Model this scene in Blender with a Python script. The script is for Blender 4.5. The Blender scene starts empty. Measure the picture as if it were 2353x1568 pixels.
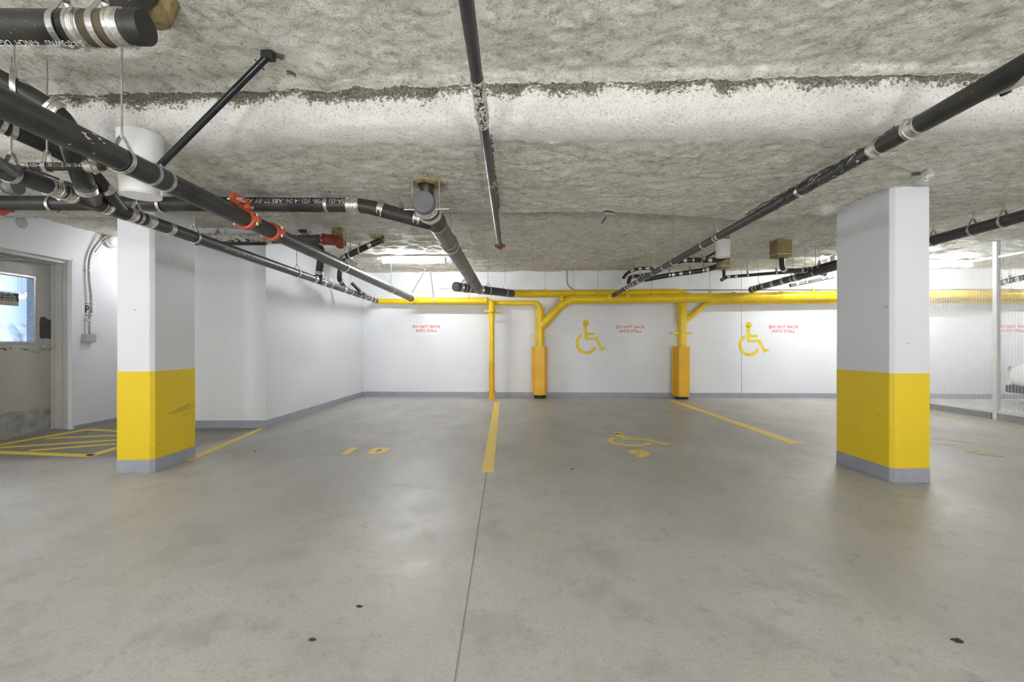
import bpy, bmesh, math, random
import numpy as np
from mathutils import Vector, Matrix
random.seed(7); rng = np.random.default_rng(11)
SC = bpy.context.scene
COL = SC.collection

# ---------------------------------------------------------------- camera
FPX = 1046.0; CAMH = 1.10; YAW = math.atan(13.5/FPX); HY = 790.0; CX = 1176.5
cam_d = bpy.data.cameras.new('camera'); cam = bpy.data.objects.new('camera', cam_d); COL.objects.link(cam)
cam.location = (0, 0, CAMH); cam.rotation_euler = (math.pi/2, 0, -YAW)
cam_d.sensor_width = 36; cam_d.lens = 36*FPX/2353; cam_d.shift_y = 6/2353; cam_d.clip_start = .05
SC.camera = cam
# ---------------------------------------------------------------- world + exposure
W = bpy.data.worlds.new('world'); SC.world = W; W.use_nodes = True
W.node_tree.nodes['Background'].inputs[0].default_value = (.8, .85, 1, 1)
W.node_tree.nodes['Background'].inputs[1].default_value = .3
SC.view_settings.view_transform = 'Standard'; SC.view_settings.look = 'None'
SC.cycles.max_bounces = 7; SC.cycles.adaptive_threshold = .06
SC.view_settings.gamma = 1; SC.view_settings.use_curve_mapping = False
SC.view_settings.exposure = 2.28
STRIP = 6.0       # emission of the ceiling strip lights behind the viewpoint
STRIP_FAR = 13.0   # strips near the back wall
FILL_POWER = 75.0       # added fill spots behind the viewpoint, tilted up to brighten the ceiling
ROOM = 55.0
TUBE_FAR = 46.0
FILL_TUBE = 10.5        # added fill tubes out of view, behind the viewpoint and beyond the fence

for lx, ly in ((-3.4, -2.8), (-1.1, -3.1), (1.6, -3.1), (4.4, -2.8)):  # unseen fill spots added for light on the ceiling
    ld = bpy.data.lights.new('fill_spot', 'SPOT'); ld.energy = FILL_POWER; ld.spot_size = math.radians(105); ld.spot_blend = 1; ld.shadow_soft_size = .3
    ld.color = (1, .99, .975); lo = bpy.data.objects.new('fill_spot', ld); COL.objects.link(lo)
    lo.location = (lx, ly, .6); lo.rotation_euler = (math.radians(90+33), 0, 0)
# ---------------------------------------------------------------- geometry helpers
def ray(px, py):
    r = (px-CX)/FPX; u = (HY-py)/FPX
    return Vector((r*math.cos(YAW)+math.sin(YAW), -r*math.sin(YAW)+math.cos(YAW), u))
CAM = Vector((0, 0, CAMH))
def U(px, py, x=None, y=None, z=None, w=None):
    """world point seen at a pixel, on the plane x=, y=, z= or at distance w in front of the back wall"""
    d = ray(px, py)
    if x is not None: t = x/d.x
    elif y is not None: t = y/d.y
    elif z is not None: t = (z-CAMH)/d.z
    else: t = ((BW0+WN*w-CAM).dot(WN))/d.dot(WN)
    return CAM+d*t
BW0 = Vector((-2.98, 9.55, 0)); BW1 = Vector((6.70, 9.08, 0))
WT = (BW1-BW0).normalized(); WN = Vector((WT.y, -WT.x, 0)); WN = WN if WN.y < 0 else -WN
def onwall(x, z, w=0):
    t = (x-BW0.x)/WT.x
    p = BW0+WT*t+WN*w; p.z = z; return p

OFF = {}
def tag(o, label=None, cat=None, group=None, kind=None):
    if label: o['label'] = label
    if cat: o['category'] = cat
    if group: o['group'] = group
    if kind: o['kind'] = kind
    return o
def thing(name, label, cat, loc, group=None):
    o = bpy.data.objects.new(name, None); COL.objects.link(o); o.empty_display_size = .05
    o.location = Vector(loc); OFF[o.name] = Vector(loc)
    return tag(o, label, cat, group)
def mk(name, vf, mat, parent=None, smooth=False, origin=None, bevel=0, mats=None, mi=None):
    v, f = vf
    if parent is not None: org = OFF[parent.name]
    elif origin is not None: org = Vector(origin)
    else:
        a = np.array([tuple(q) for q in v]); c = (a.min(0)+a.max(0))/2; org = Vector((c[0], c[1], a[:, 2].min()))
    me = bpy.data.meshes.new(name)
    me.from_pydata([tuple(Vector(q)-org) for q in v], [], f); me.validate(); me.update()
    for m in (mats or [mat]): me.materials.append(m)
    if mi is not None: me.polygons.foreach_set('material_index', mi)
    if smooth:
        me.polygons.foreach_set('use_smooth', [True]*len(me.polygons))
    o = bpy.data.objects.new(name, me); COL.objects.link(o)
    if parent is not None: o.parent = parent
    else: o.location = org
    OFF[o.name] = org
    if bevel:
        b = o.modifiers.new('bevel', 'BEVEL'); b.width = bevel; b.segments = 2; b.limit_method = 'ANGLE'
    if smooth:
        try: me.set_sharp_from_angle(angle=math.radians(42))
        except Exception: pass
    return o
def join(*vfs):
    V = []; F = []
    for v, f in vfs:
        n = len(V); V += list(v); F += [tuple(i+n for i in q) for q in f]
    return V, F
def box(a, b):
    x0, y0, z0 = a; x1, y1, z1 = b
    V = [(x0, y0, z0), (x1, y0, z0), (x1, y1, z0), (x0, y1, z0), (x0, y0, z1), (x1, y0, z1), (x1, y1, z1), (x0, y1, z1)]
    return V, [(0, 3, 2, 1), (4, 5, 6, 7), (0, 1, 5, 4), (1, 2, 6, 5), (2, 3, 7, 6), (3, 0, 4, 7)]
def obox(c, ax, ay, az):
    """oriented box: centre and three half-axis vectors"""
    c = Vector(c); V = []
    for s in ((-1, -1, -1), (1, -1, -1), (1, 1, -1), (-1, 1, -1), (-1, -1, 1), (1, -1, 1), (1, 1, 1), (-1, 1, 1)):
        V.append(c+ax*s[0]+ay*s[1]+az*s[2])
    return V, [(0, 3, 2, 1), (4, 5, 6, 7), (0, 1, 5, 4), (1, 2, 6, 5), (2, 3, 7, 6), (3, 0, 4, 7)]
def prism(poly, z0, z1):
    n = len(poly); V = [(x, y, z0) for x, y in poly]+[(x, y, z1) for x, y in poly]
    return V, [tuple(range(n))[::-1], tuple(range(n, 2*n))]+[(i, (i+1) % n, n+(i+1) % n, n+i) for i in range(n)]
def frame_of(d):
    d = d.normalized(); u = Vector((0, 0, 1)) if abs(d.z) < .9 else Vector((1, 0, 0))
    a = d.cross(u).normalized(); return a, a.cross(d).normalized()
def tube(pts, r, n=20, cap=True):
    P = [Vector(p) for p in pts]; R = r if isinstance(r, (list, tuple)) else [r]*len(P)
    V = []; F = []
    d0 = (P[1]-P[0]).normalized(); a, b = frame_of(d0)
    for i, p in enumerate(P):
        if i == 0: d = P[1]-P[0]
        elif i == len(P)-1: d = P[-1]-P[-2]
        else: d = (P[i+1]-P[i]).normalized()+(P[i]-P[i-1]).normalized()
        d = d.normalized() if d.length > 1e-9 else d0
        a = (a-d*a.dot(d)).normalized(); b = a.cross(d)
        for k in range(n):
            t = 2*math.pi*k/n; V.append(p+(a*math.cos(t)+b*math.sin(t))*R[i])
    for i in range(len(P)-1):
        for k in range(n):
            k2 = (k+1) % n; F.append((i*n+k, i*n+k2, (i+1)*n+k2, (i+1)*n+k))
    if cap: F += [tuple(range(n))[::-1], tuple(range((len(P)-1)*n, len(P)*n))]
    return V, F
def fillet(pts, rad, n=7):
    P = [Vector(p) for p in pts]; out = [P[0]]
    for i in range(1, len(P)-1):
        a = P[i-1]-P[i]; b = P[i+1]-P[i]; r = min(rad, a.length*.48, b.length*.48)
        s = P[i]+a.normalized()*r; e = P[i]+b.normalized()*r
        for k in range(n+1):
            t = k/n; out.append(s*(1-t)**2+P[i]*2*t*(1-t)+e*t*t)
    out.append(P[-1]); return out
def cyl(p, q, r, n=16): return tube([p, q], r, n)
def lathe(p, axis, prof, n=24):
    """prof: list of (distance along axis, radius)"""
    p = Vector(p); ax = Vector(axis).normalized()
    return tube_prof([(p+ax*s, r) for s, r in prof], ax, n)
def tube_prof(pr, ax, n):
    a, b = frame_of(ax); V = []; F = []
    for p, r in pr:
        for k in range(n):
            t = 2*math.pi*k/n; V.append(p+(a*math.cos(t)+b*math.sin(t))*max(r, 1e-4))
    for i in range(len(pr)-1):
        for k in range(n):
            k2 = (k+1) % n; F.append((i*n+k, i*n+k2, (i+1)*n+k2, (i+1)*n+k))
    F += [tuple(range(n))[::-1], tuple(range((len(pr)-1)*n, len(pr)*n))]
    return V, F

# ---------------------------------------------------------------- numpy noise
def vnoise(x, y, seed=0):
    g = np.random.default_rng(seed).random((256, 256))
    xi = np.floor(x).astype(int); yi = np.floor(y).astype(int); fx = x-xi; fy = y-yi
    fx = fx*fx*(3-2*fx); fy = fy*fy*(3-2*fy); m = 255
    a = g[xi & m, yi & m]; b = g[(xi+1) & m, yi & m]; c = g[xi & m, (yi+1) & m]; d = g[(xi+1) & m, (yi+1) & m]
    return (a*(1-fx)+b*fx)*(1-fy)+(c*(1-fx)+d*fx)*fy
def fbm(x, y, sc, octv=4, seed=0):
    s = 0; amp = 1; tot = 0
    for o in range(octv):
        s = s+amp*vnoise(x*sc+17*o, y*sc+31*o, seed+o); tot += amp; amp *= .55; sc *= 2.05
    return s/tot-.5

# ---------------------------------------------------------------- materials
def newmat(name):
    m = bpy.data.materials.new(name); m.use_nodes = True; nt = m.node_tree
    return m, nt, nt.nodes['Principled BSDF']
def nd(nt, t, **k):
    n = nt.nodes.new(t)
    for a, b in k.items():
        if a in n.inputs: n.inputs[a].default_value = b
        else: setattr(n, a, b)
    return n
def ramp(nt, src, stops):
    r = nt.nodes.new('ShaderNodeValToRGB'); nt.links.new(src, r.inputs[0])
    e = r.color_ramp.elements
    while len(e) < len(stops): e.new(.5)
    for i, (p, c) in enumerate(stops):
        e[i].position = p; e[i].color = (*c, 1) if len(c) == 3 else c
    return r.outputs[0]
def mixc(nt, f, a, b, mode='MIX'):
    n = nt.nodes.new('ShaderNodeMix'); n.data_type = 'RGBA'; n.blend_type = mode
    for s, i in ((f, 0), (a, 6), (b, 7)):
        if isinstance(s, (int, float)): n.inputs[i].default_value = s
        elif isinstance(s, tuple): n.inputs[i].default_value = (*s, 1) if len(s) == 3 else s
        else: nt.links.new(s, n.inputs[i])
    return n.outputs[2]
def math_(nt, op, a, b=0.0):
    n = nt.nodes.new('ShaderNodeMath'); n.operation = op
    for s, i in ((a, 0), (b, 1)):
        if isinstance(s, (int, float)): n.inputs[i].default_value = s
        else: nt.links.new(s, n.inputs[i])
    return n.outputs[0]
def wpos(nt, scale=(1, 1, 1)):
    g = nt.nodes.new('ShaderNodeNewGeometry'); mp = nt.nodes.new('ShaderNodeMapping'); mp.inputs['Scale'].default_value = scale
    nt.links.new(g.outputs['Position'], mp.inputs[0]); return mp.outputs[0]
def noise(nt, vec, scale, detail=4, rough=.55):
    detail = min(detail, 5)
    n = nd(nt, 'ShaderNodeTexNoise'); n.inputs['Scale'].default_value = scale; n.inputs['Detail'].default_value = detail
    n.inputs['Roughness'].default_value = rough; nt.links.new(vec, n.inputs['Vector']); return n.outputs['Fac']
def bump(nt, bsdf, h, strength, dist):
    b = nd(nt, 'ShaderNodeBump'); b.inputs['Strength'].default_value = strength; b.inputs['Distance'].default_value = dist
    nt.links.new(h, b.inputs['Height']); nt.links.new(b.outputs[0], bsdf.inputs['Normal'])
def plain(name, c, rough=.5, metal=0, var=.12, sc=6, bmp=0, spec=.5):
    m, nt, b = newmat(name); p = wpos(nt)
    n = noise(nt, p, sc)
    lo = tuple(v*(1-var) for v in c); hi = tuple(min(1, v*(1+var)) for v in c)
    nt.links.new(ramp(nt, n, [(.3, lo), (.7, hi)]), b.inputs['Base Color'])
    b.inputs['Roughness'].default_value = rough; b.inputs['Metallic'].default_value = metal
    b.inputs['Specular IOR Level'].default_value = spec
    if bmp: bump(nt, b, noise(nt, p, sc*8), .4, bmp)
    return m
def pits(nt, scale, thr, keep):
    v = nd(nt, 'ShaderNodeTexVoronoi'); v.inputs['Scale'].default_value = scale
    w = nt.nodes.new('ShaderNodeNewGeometry'); nz = nd(nt, 'ShaderNodeTexNoise'); nz.inputs['Scale'].default_value = scale*9
    nt.links.new(w.outputs['Position'], nz.inputs['Vector'])
    ad = nd(nt, 'ShaderNodeVectorMath', operation='MULTIPLY_ADD'); nt.links.new(nz.outputs['Color'], ad.inputs[0])
    ad.inputs[1].default_value = (.02, .02, .02); nt.links.new(w.outputs['Position'], ad.inputs[2]); nt.links.new(ad.outputs[0], v.inputs['Vector'])
    a = math_(nt, 'LESS_THAN', v.outputs['Distance'], thr)
    sp = nd(nt, 'ShaderNodeSeparateColor'); nt.links.new(v.outputs['Color'], sp.inputs[0])
    k = math_(nt, 'GREATER_THAN', sp.outputs[0], keep)
    return math_(nt, 'MULTIPLY', a, k)

def wall_mat(name, c, pit=True):
    m, nt, b = newmat(name); p = wpos(nt)
    base = ramp(nt, noise(nt, p, 1.3, 5), [(.3, tuple(v*.95 for v in c)), (.7, c)])
    if pit:
        m1 = pits(nt, 5.5, .045, .45); m2 = pits(nt, 2.4, .018, .5)
        mk_ = math_(nt, 'MAXIMUM', m1, m2)
        base = mixc(nt, math_(nt, 'MULTIPLY', mk_, .7), base, (.16, .15, .14))
        bump(nt, b, math_(nt, 'SUBTRACT', noise(nt, p, 9, 6), mk_), .25, .01)
    nt.links.new(base, b.inputs['Base Color']); b.inputs['Roughness'].default_value = .45
    return m
M = {}
M['wall'] = wall_mat('white_painted_concrete', (.775, .795, .835))
M['column'] = wall_mat('white_column_paint', (.73, .75, .79))
M['yellow_band'] = wall_mat('yellow_column_paint', (.82, .60, .012))
M['grey_band'] = plain('blue_grey_paint', (.34, .36, .42), .45, var=.08, sc=9, bmp=.002)
M['yellow'] = plain('yellow_pipe_paint', (.80, .56, .01), .3, var=.06, sc=4)
M['orange_guard'] = plain('deep_yellow_guard_paint', (.82, .45, .008), .4, var=.06, sc=4)
M['steel'] = plain('zinc_steel', (.62, .62, .60), .38, 1, var=.2, sc=40)
M['band'] = plain('coupling_shield', (.70, .69, .66), .32, .9, var=.25, sc=55)
M['galv'] = plain('galvanised_rod', (.42, .42, .41), .45, .6, var=.2, sc=40)
M['red'] = plain('red_orange_coupling', (.50, .085, .03), .4, var=.2, sc=30)
M['darkred'] = plain('dull_red_coupling', (.24, .04, .025), .5, var=.2, sc=30)
M['darkrod'] = plain('black_steel_brace', (.018, .022, .026), .22, .3, var=.2)
M['plastic'] = plain('white_plastic', (.82, .82, .82), .4, var=.03)
M['greycap'] = plain('grey_plastic_cap', (.13, .13, .14), .5, var=.15, sc=20)
M['conduit'] = plain('flexible_conduit_grey', (.33, .32, .30), .45, .4, var=.2, sc=30)
M['box'] = plain('grey_cast_box', (.42, .43, .43), .5, .2, var=.1)
M['doorpaint'] = plain('warm_grey_door_paint', (.46, .455, .43), .5, var=.06, sc=3)
M['frame'] = plain('light_grey_frame_paint', (.52, .515, .49), .45, var=.06, sc=5)
M['scuff'] = plain('dirty_scuffed_steel', (.36, .36, .345), .5, var=.3, sc=9)
M['darkprimer'] = plain('dark_grey_primer', (.07, .075, .075), .6, var=.1)
M['black'] = plain('black_rubber', (.02, .02, .02), .55, var=.2)
M['bolt'] = plain('white_zinc_bolt', (.8, .8, .78), .35, .5, var=.1)
M['fencepaint'] = plain('white_fence_paint', (.74, .745, .75), .4, var=.04)
M['curb'] = plain('grey_curb_concrete', (.33, .33, .32), .7, var=.15, sc=8, bmp=.004)
M['signwhite'] = plain('white_sign_plate', (.80, .81, .82), .35, var=.02)
M['signred'] = plain('red_sign_ink', (.62, .05, .09), .5, var=.25, sc=60)
M['ink'] = plain('black_ink', (.02, .02, .02), .5)
M['print'] = plain('white_pipe_print', (.55, .55, .52), .6, var=.3, sc=80)
M['carwhite'] = plain('white_car_paint', (.80, .81, .82), .15, var=.02)
M['carglass'] = plain('dark_car_glass', (.02, .025, .03), .08)
M['bag'] = plain('pale_bundle', (.62, .68, .80), .7, var=.3, sc=6, bmp=.02)
M['bluewall'] = plain('pale_blue_room_paint', (.60, .70, .84), .6, var=.04)
M['debris'] = plain('dark_debris', (.03, .03, .028), .7, var=.4, sc=80)

def pipe_mat(name, c, dust, rough=.38):
    m, nt, b = newmat(name); p = wpos(nt)
    n = noise(nt, p, 7, 6, .65)
    g = nt.nodes.new('ShaderNodeNewGeometry'); sp = nd(nt, 'ShaderNodeSeparateXYZ'); nt.links.new(g.outputs['Normal'], sp.inputs[0])
    base = ramp(nt, n, [(.35, c), (.75, dust)])
    sk = math_(nt, 'GREATER_THAN', noise(nt, p, 110, 3), .68)
    msk = math_(nt, 'GREATER_THAN', noise(nt, p, 3, 2), .56)
    base = mixc(nt, math_(nt, 'MULTIPLY', math_(nt, 'MULTIPLY', sk, msk), .6), base, (.45, .44, .40))
    nt.links.new(base, b.inputs['Base Color'])
    nt.links.new(ramp(nt, n, [(.3, (rough-.1,)*3), (.8, (rough+.25,)*3)]), b.inputs['Roughness'])
    return m
M['abs'] = pipe_mat('black_drain_plastic', (.018, .019, .018), (.05, .045, .035))
M['xfr'] = pipe_mat('dark_grey_drain_plastic', (.045, .045, .05), (.085, .08, .075))
M['iron'] = pipe_mat('black_steel_pipe', (.028, .029, .032), (.055, .053, .05), .34)
M['dusty'] = pipe_mat('dusty_brown_pipe', (.035, .03, .022), (.12, .09, .05), .5)
M['greyxfr'] = pipe_mat('grey_drain_pipe', (.10, .095, .095), (.17, .16, .15), .36)

def sleeve_mat():
    m, nt, b = newmat('brown_fibre_sleeve'); p = wpos(nt, (1, 1, 1))
    nt.links.new(ramp(nt, noise(nt, p, 28, 5), [(.3, (.20, .155, .07)), (.7, (.42, .34, .17))]), b.inputs['Base Color'])
    b.inputs['Roughness'].default_value = .9; bump(nt, b, noise(nt, p, 60), .6, .01); return m
M['sleeve'] = sleeve_mat()

def ceiling_mat(name='sprayed_fibre_insulation', attr=True):
    m, nt, b = newmat(name); p = wpos(nt)
    big = noise(nt, p, 1.6, 5, .6); med = noise(nt, p, 19, 8, .8); fine = noise(nt, p, 75, 6, .8); mid = noise(nt, p, 6.5, 7, .75)
    base = ramp(nt, mid, [(.28, (.66, .635, .55)), (.45, (.84, .82, .745)), (.60, (.90, .885, .82)), (.74, (.95, .945, .92))])
    base = mixc(nt, ramp(nt, big, [(.40, (.22,)*3), (.56, (0, 0, 0))]), base, (.60, .575, .48))
    base = mixc(nt, ramp(nt, med, [(.36, (.75,)*3), (.47, (0, 0, 0))]), base, (.44, .415, .33))
    base = mixc(nt, ramp(nt, noise(nt, p, 9, 8, .85), [(.37, (.6,)*3), (.46, (0, 0, 0))]), base, (.40, .375, .29))
    base = mixc(nt, ramp(nt, med, [(.56, (0,)*3), (.68, (.8,)*3)]), base, (.97, .965, .945))
    if attr:
        a = nd(nt, 'ShaderNodeAttribute', attribute_name='bare'); sp = nd(nt, 'ShaderNodeSeparateColor'); nt.links.new(a.outputs['Color'], sp.inputs[0])
        nb = noise(nt, p, 34, 5, .7)
        v = math_(nt, 'ADD', sp.outputs[0], math_(nt, 'MULTIPLY', math_(nt, 'SUBTRACT', noise(nt, p, 48, 6, .8), .5), 1.5))
        mask = ramp(nt, v, [(.48, (0,)*3), (.54, (1,)*3)])
        dk = ramp(nt, noise(nt, p, 70, 4), [(.35, (.085, .08, .065)), (.62, (.27, .255, .21))])
        # white overspray
        w = math_(nt, 'ADD', sp.outputs[1], math_(nt, 'MULTIPLY', math_(nt, 'SUBTRACT', nb, .5), .5))
        base = mixc(nt, ramp(nt, w, [(.35, (0,)*3), (.75, (.75,)*3)]), base, (.80, .80, .785))
        base = mixc(nt, mask, base, dk)
    base = mixc(nt, ramp(nt, fine, [(.37, (.75,)*3), (.46, (0, 0, 0))]), base, (.36, .34, .27))
    nt.links.new(base, b.inputs['Base Color']); b.inputs['Roughness'].default_value = .95; b.inputs['Specular IOR Level'].default_value = .1
    h = math_(nt, 'ADD', math_(nt, 'MULTIPLY', med, 1.0), math_(nt, 'MULTIPLY', fine, .45))
    bump(nt, b, h, .75, .026)
    return m
M['ceiling'] = ceiling_mat(); M['lump'] = ceiling_mat('sprayed_fibre_lump', False)

def floor_mat():
    m, nt, b = newmat('worn_sealed_concrete'); p = wpos(nt)
    big = noise(nt, wpos(nt, (1, .55, 1)), .8, 6, .6); med = noise(nt, p, 3.2, 8, .68); fine = noise(nt, p, 60, 5, .7)
    base = ramp(nt, big, [(.32, (.38, .373, .353)), (.5, (.465, .458, .435)), (.66, (.53, .523, .50))])
    base = mixc(nt, ramp(nt, med, [(.36, (.7,)*3), (.5, (0,)*3)]), base, (.355, .34, .31))
    base = mixc(nt, ramp(nt, noise(nt, wpos(nt, (1, .7, 1)), 9, 8, .75), [(.33, (.6,)*3), (.43, (0,)*3)]), base, (.29, .28, .255))
    base = mixc(nt, ramp(nt, noise(nt, p, 22, 6, .8), [(.56, (0,)*3), (.72, (.5,)*3)]), base, (.56, .55, .525))
    base = mixc(nt, ramp(nt, noise(nt, wpos(nt, (1, .5, 1)), 1.1, 5), [(.55, (0,)*3), (.72, (.55,)*3)]), base, (.50, .48, .415))
    base = mixc(nt, ramp(nt, fine, [(.34, (.6,)*3), (.5, (0,)*3)]), base, (.32, .31, .285))
    # tyre-darkened parking bays towards the back wall
    g = nt.nodes.new('ShaderNodeNewGeometry'); sp = nd(nt, 'ShaderNodeSeparateXYZ'); nt.links.new(g.outputs['Position'], sp.inputs[0])
    far = ramp(nt, math_(nt, 'MULTIPLY', sp.outputs[1], .1), [(.30, (0,)*3), (.46, (1,)*3), (.80, (1,)*3), (.88, (.2,)*3)])
    st = ramp(nt, noise(nt, wpos(nt, (1.6, .8, 1)), 1.5, 5, .6), [(.34, (.75,)*3), (.62, (.12,)*3)])
    base = mixc(nt, mixc(nt, 1.0, far, st, 'MULTIPLY'), base, (.30, .285, .265))
    # brown dirt together with recess shade, painted into the floor by the door
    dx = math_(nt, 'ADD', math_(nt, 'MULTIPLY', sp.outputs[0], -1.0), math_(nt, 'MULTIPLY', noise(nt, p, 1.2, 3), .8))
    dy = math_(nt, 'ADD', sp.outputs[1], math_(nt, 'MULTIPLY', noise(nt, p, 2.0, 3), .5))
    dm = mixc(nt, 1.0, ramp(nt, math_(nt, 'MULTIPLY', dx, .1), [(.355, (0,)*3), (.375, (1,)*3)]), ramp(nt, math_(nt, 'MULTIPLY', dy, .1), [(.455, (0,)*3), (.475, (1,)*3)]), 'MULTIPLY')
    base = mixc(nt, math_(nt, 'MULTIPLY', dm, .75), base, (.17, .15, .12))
    pk = pits(nt, 2.6, .010, .6)
    base = mixc(nt, math_(nt, 'MULTIPLY', pk, .8), base, (.07, .065, .06))
    nt.links.new(base, b.inputs['Base Color'])
    nt.links.new(ramp(nt, med, [(.3, (.32,)*3), (.7, (.52,)*3)]), b.inputs['Roughness'])
    b.inputs['Specular IOR Level'].default_value = .5
    bump(nt, b, math_(nt, 'ADD', math_(nt, 'MULTIPLY', fine, .25), med), .35, .010)
    return m
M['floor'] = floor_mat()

def paint_mat(name, c, thr):
    m, nt, b = newmat(name); p = wpos(nt)
    n = noise(nt, p, 24, 6, .75); wear = ramp(nt, n, [(thr, (0,)*3), (thr+.1, (1,)*3)])
    base = mixc(nt, wear, (.33, .32, .28), mixc(nt, noise(nt, p, 5), c, tuple(v*.85 for v in c)))
    nt.links.new(base, b.inputs['Base Color']); b.inputs['Roughness'].default_value = .45
    return m
M['linepaint'] = paint_mat('worn_yellow_line_paint', (.86, .64, .12), .24)
M['hatchpaint'] = paint_mat('yellow_hatch_paint', (.86, .66, .05), .2)
M['fadedpaint'] = paint_mat('faded_yellow_paint', (.60, .46, .12), .44)
M['symbolpaint'] = plain('yellow_symbol_paint', (.80, .60, .04), .5, var=.1, sc=9)

def emis(name, c, s):
    m, nt, b = newmat(name); b.inputs['Base Color'].default_value = (*c, 1)
    b.inputs['Emission Color'].default_value = (*c, 1); b.inputs['Emission Strength'].default_value = s; return m
M['lens_near'] = emis('lit_lens_near', (1, .99, .97), STRIP)
M['fill_tube'] = emis('added_fill_tube', (1, .99, .98), FILL_TUBE)
M['fill_tube_recess'] = emis('added_fill_tube_recess', (1, .99, .97), 17)  # tube added in the recess to brighten the left wall
M['tube_room'] = emis('lit_tube_room', (.86, .93, 1), ROOM)
M['fill_tube_left'] = emis('added_fill_tube_left', (1, .99, .97), 16)  # tube added out of view to brighten the left side
M['tube_far'] = emis('lit_tube_far', (.96, .98, 1), TUBE_FAR)
M['lens_far'] = emis('lit_lens_far', (.96, .98, 1), STRIP_FAR)
M['lens_room'] = emis('lit_lens_room', (.86, .93, 1), ROOM)
gm, gnt, gb = newmat('clear_glass'); gb.inputs['Transmission Weight'].default_value = 1; gb.inputs['Roughness'].default_value = .02; gb.inputs['IOR'].default_value = 1.12
gb.inputs['Base Color'].default_value = (.93, .97, 1, 1); M['glass'] = gm
jm, jnt, jb = newmat('jar_glass'); jb.inputs['Transmission Weight'].default_value = .8; jb.inputs['Roughness'].default_value = .15
jb.inputs['Base Color'].default_value = (.9, .9, .86, 1); M['jar'] = jm

# ================================================================ SETTING
XL = -5.57; H1 = 2.61; H2 = 2.34
CB = Vector((-3.13, 5.97, 0)); CC = BW0.copy()
def struct(name, vf, m, **k): return tag(mk(name, vf, M[m] if isinstance(m, str) else m, **k), kind='structure')

# floor, in two slabs with a saw-cut joint between them
jx0, jx1 = -.170, -.162
fl = ([(-14, -8, 0), (jx0, -8, 0), (jx0, 10, 0), (-14, 10, 0), (jx0, -8, -.006), (jx0, 10, -.006), (jx1, -8, -.006), (jx1, 10, -.006), (jx1, -8, 0), (jx1, 10, 0), (14, -8, 0), (14, 10, 0)],
      [(0, 1, 2, 3), (1, 4, 5, 2), (4, 6, 7, 5), (6, 8, 9, 7), (8, 10, 11, 9)])
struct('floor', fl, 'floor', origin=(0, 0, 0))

# walls
DY0, DY1, DZ = 4.93, 5.92, 2.13
RX = XL-.24
struct('wall_left', join(box((XL-.26, -8, 0), (XL, DY0-.06, 2.75)), box((XL-.26, DY1, 0), (XL, 8.2, 2.75)), box((XL-.26, DY0-.06, DZ+.05), (XL, DY1, 2.75))), 'wall')
struct('wall_recess', box((XL-.2, 8.0, 0), (-4.2, 8.2, 2.75)), 'wall')
blk = [(-4.2, 5.97), (CB.x, 5.97), (CC.x, CC.y), (CC.x, CC.y+.4), (-4.2, CC.y+.4)]
struct('wall_side', prism([(a, b) for a, b in blk], 0, 2.75), 'wall', bevel=.006)
JX = U(1703, 800, w=0).x
def wy(x): return onwall(x, 0).y
bw = [(BW0.x-.5, wy(BW0.x-.5)), (JX, wy(JX)), (JX, wy(JX)+.3), (BW0.x-.5, wy(BW0.x-.5)+.3)]
bw2 = [(JX+.009, wy(JX+.009)), (14.2, wy(14.2)), (14.2, wy(14.2)+.3), (JX+.009, wy(JX+.009)+.3)]
struct('wall_back', join(prism(bw, 0, 2.75), prism(bw2, 0, 2.75), prism([(JX-.02, wy(JX)+.05), (JX+.03, wy(JX)+.05), (JX+.03, wy(JX)+.2), (JX-.02, wy(JX)+.2)], 0, 2.75)), 'wall')
struct('wall_right', box((14, -8, 0), (14.2, 10, 2.75)), 'wall')
struct('wall_rear', box((-9, -8.2, 0), (14.2, -8, 2.75)), 'wall')
# painted grey base bands
def strip(p, q, n, h=.1, t=.006):
    p = Vector(p); q = Vector(q); n = Vector(n).normalized()*t
    return prism([(p.x, p.y), (q.x, q.y), (q.x+n.x, q.y+n.y), (p.x+n.x, p.y+n.y)][::1], 0, h)
struct('baseboard_back', strip(onwall(BW0.x, 0), onwall(14, 0), WN, .098), 'grey_band')
sd = (CC-CB).normalized()
struct('baseboard_side', join(strip((-4.2, 5.97, 0), (CB.x+.006, 5.97, 0), (0, -1, 0)), strip(CB, CC, (sd.y, -sd.x, 0))), 'grey_band')
struct('baseboard_left', join(strip((XL, DY1+.02, 0), (XL, 8.0, 0), (1, 0, 0), .04), strip((XL, -8, 0), (XL, DY0-.12, 0), (1, 0, 0), .04)), 'grey_band')

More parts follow.
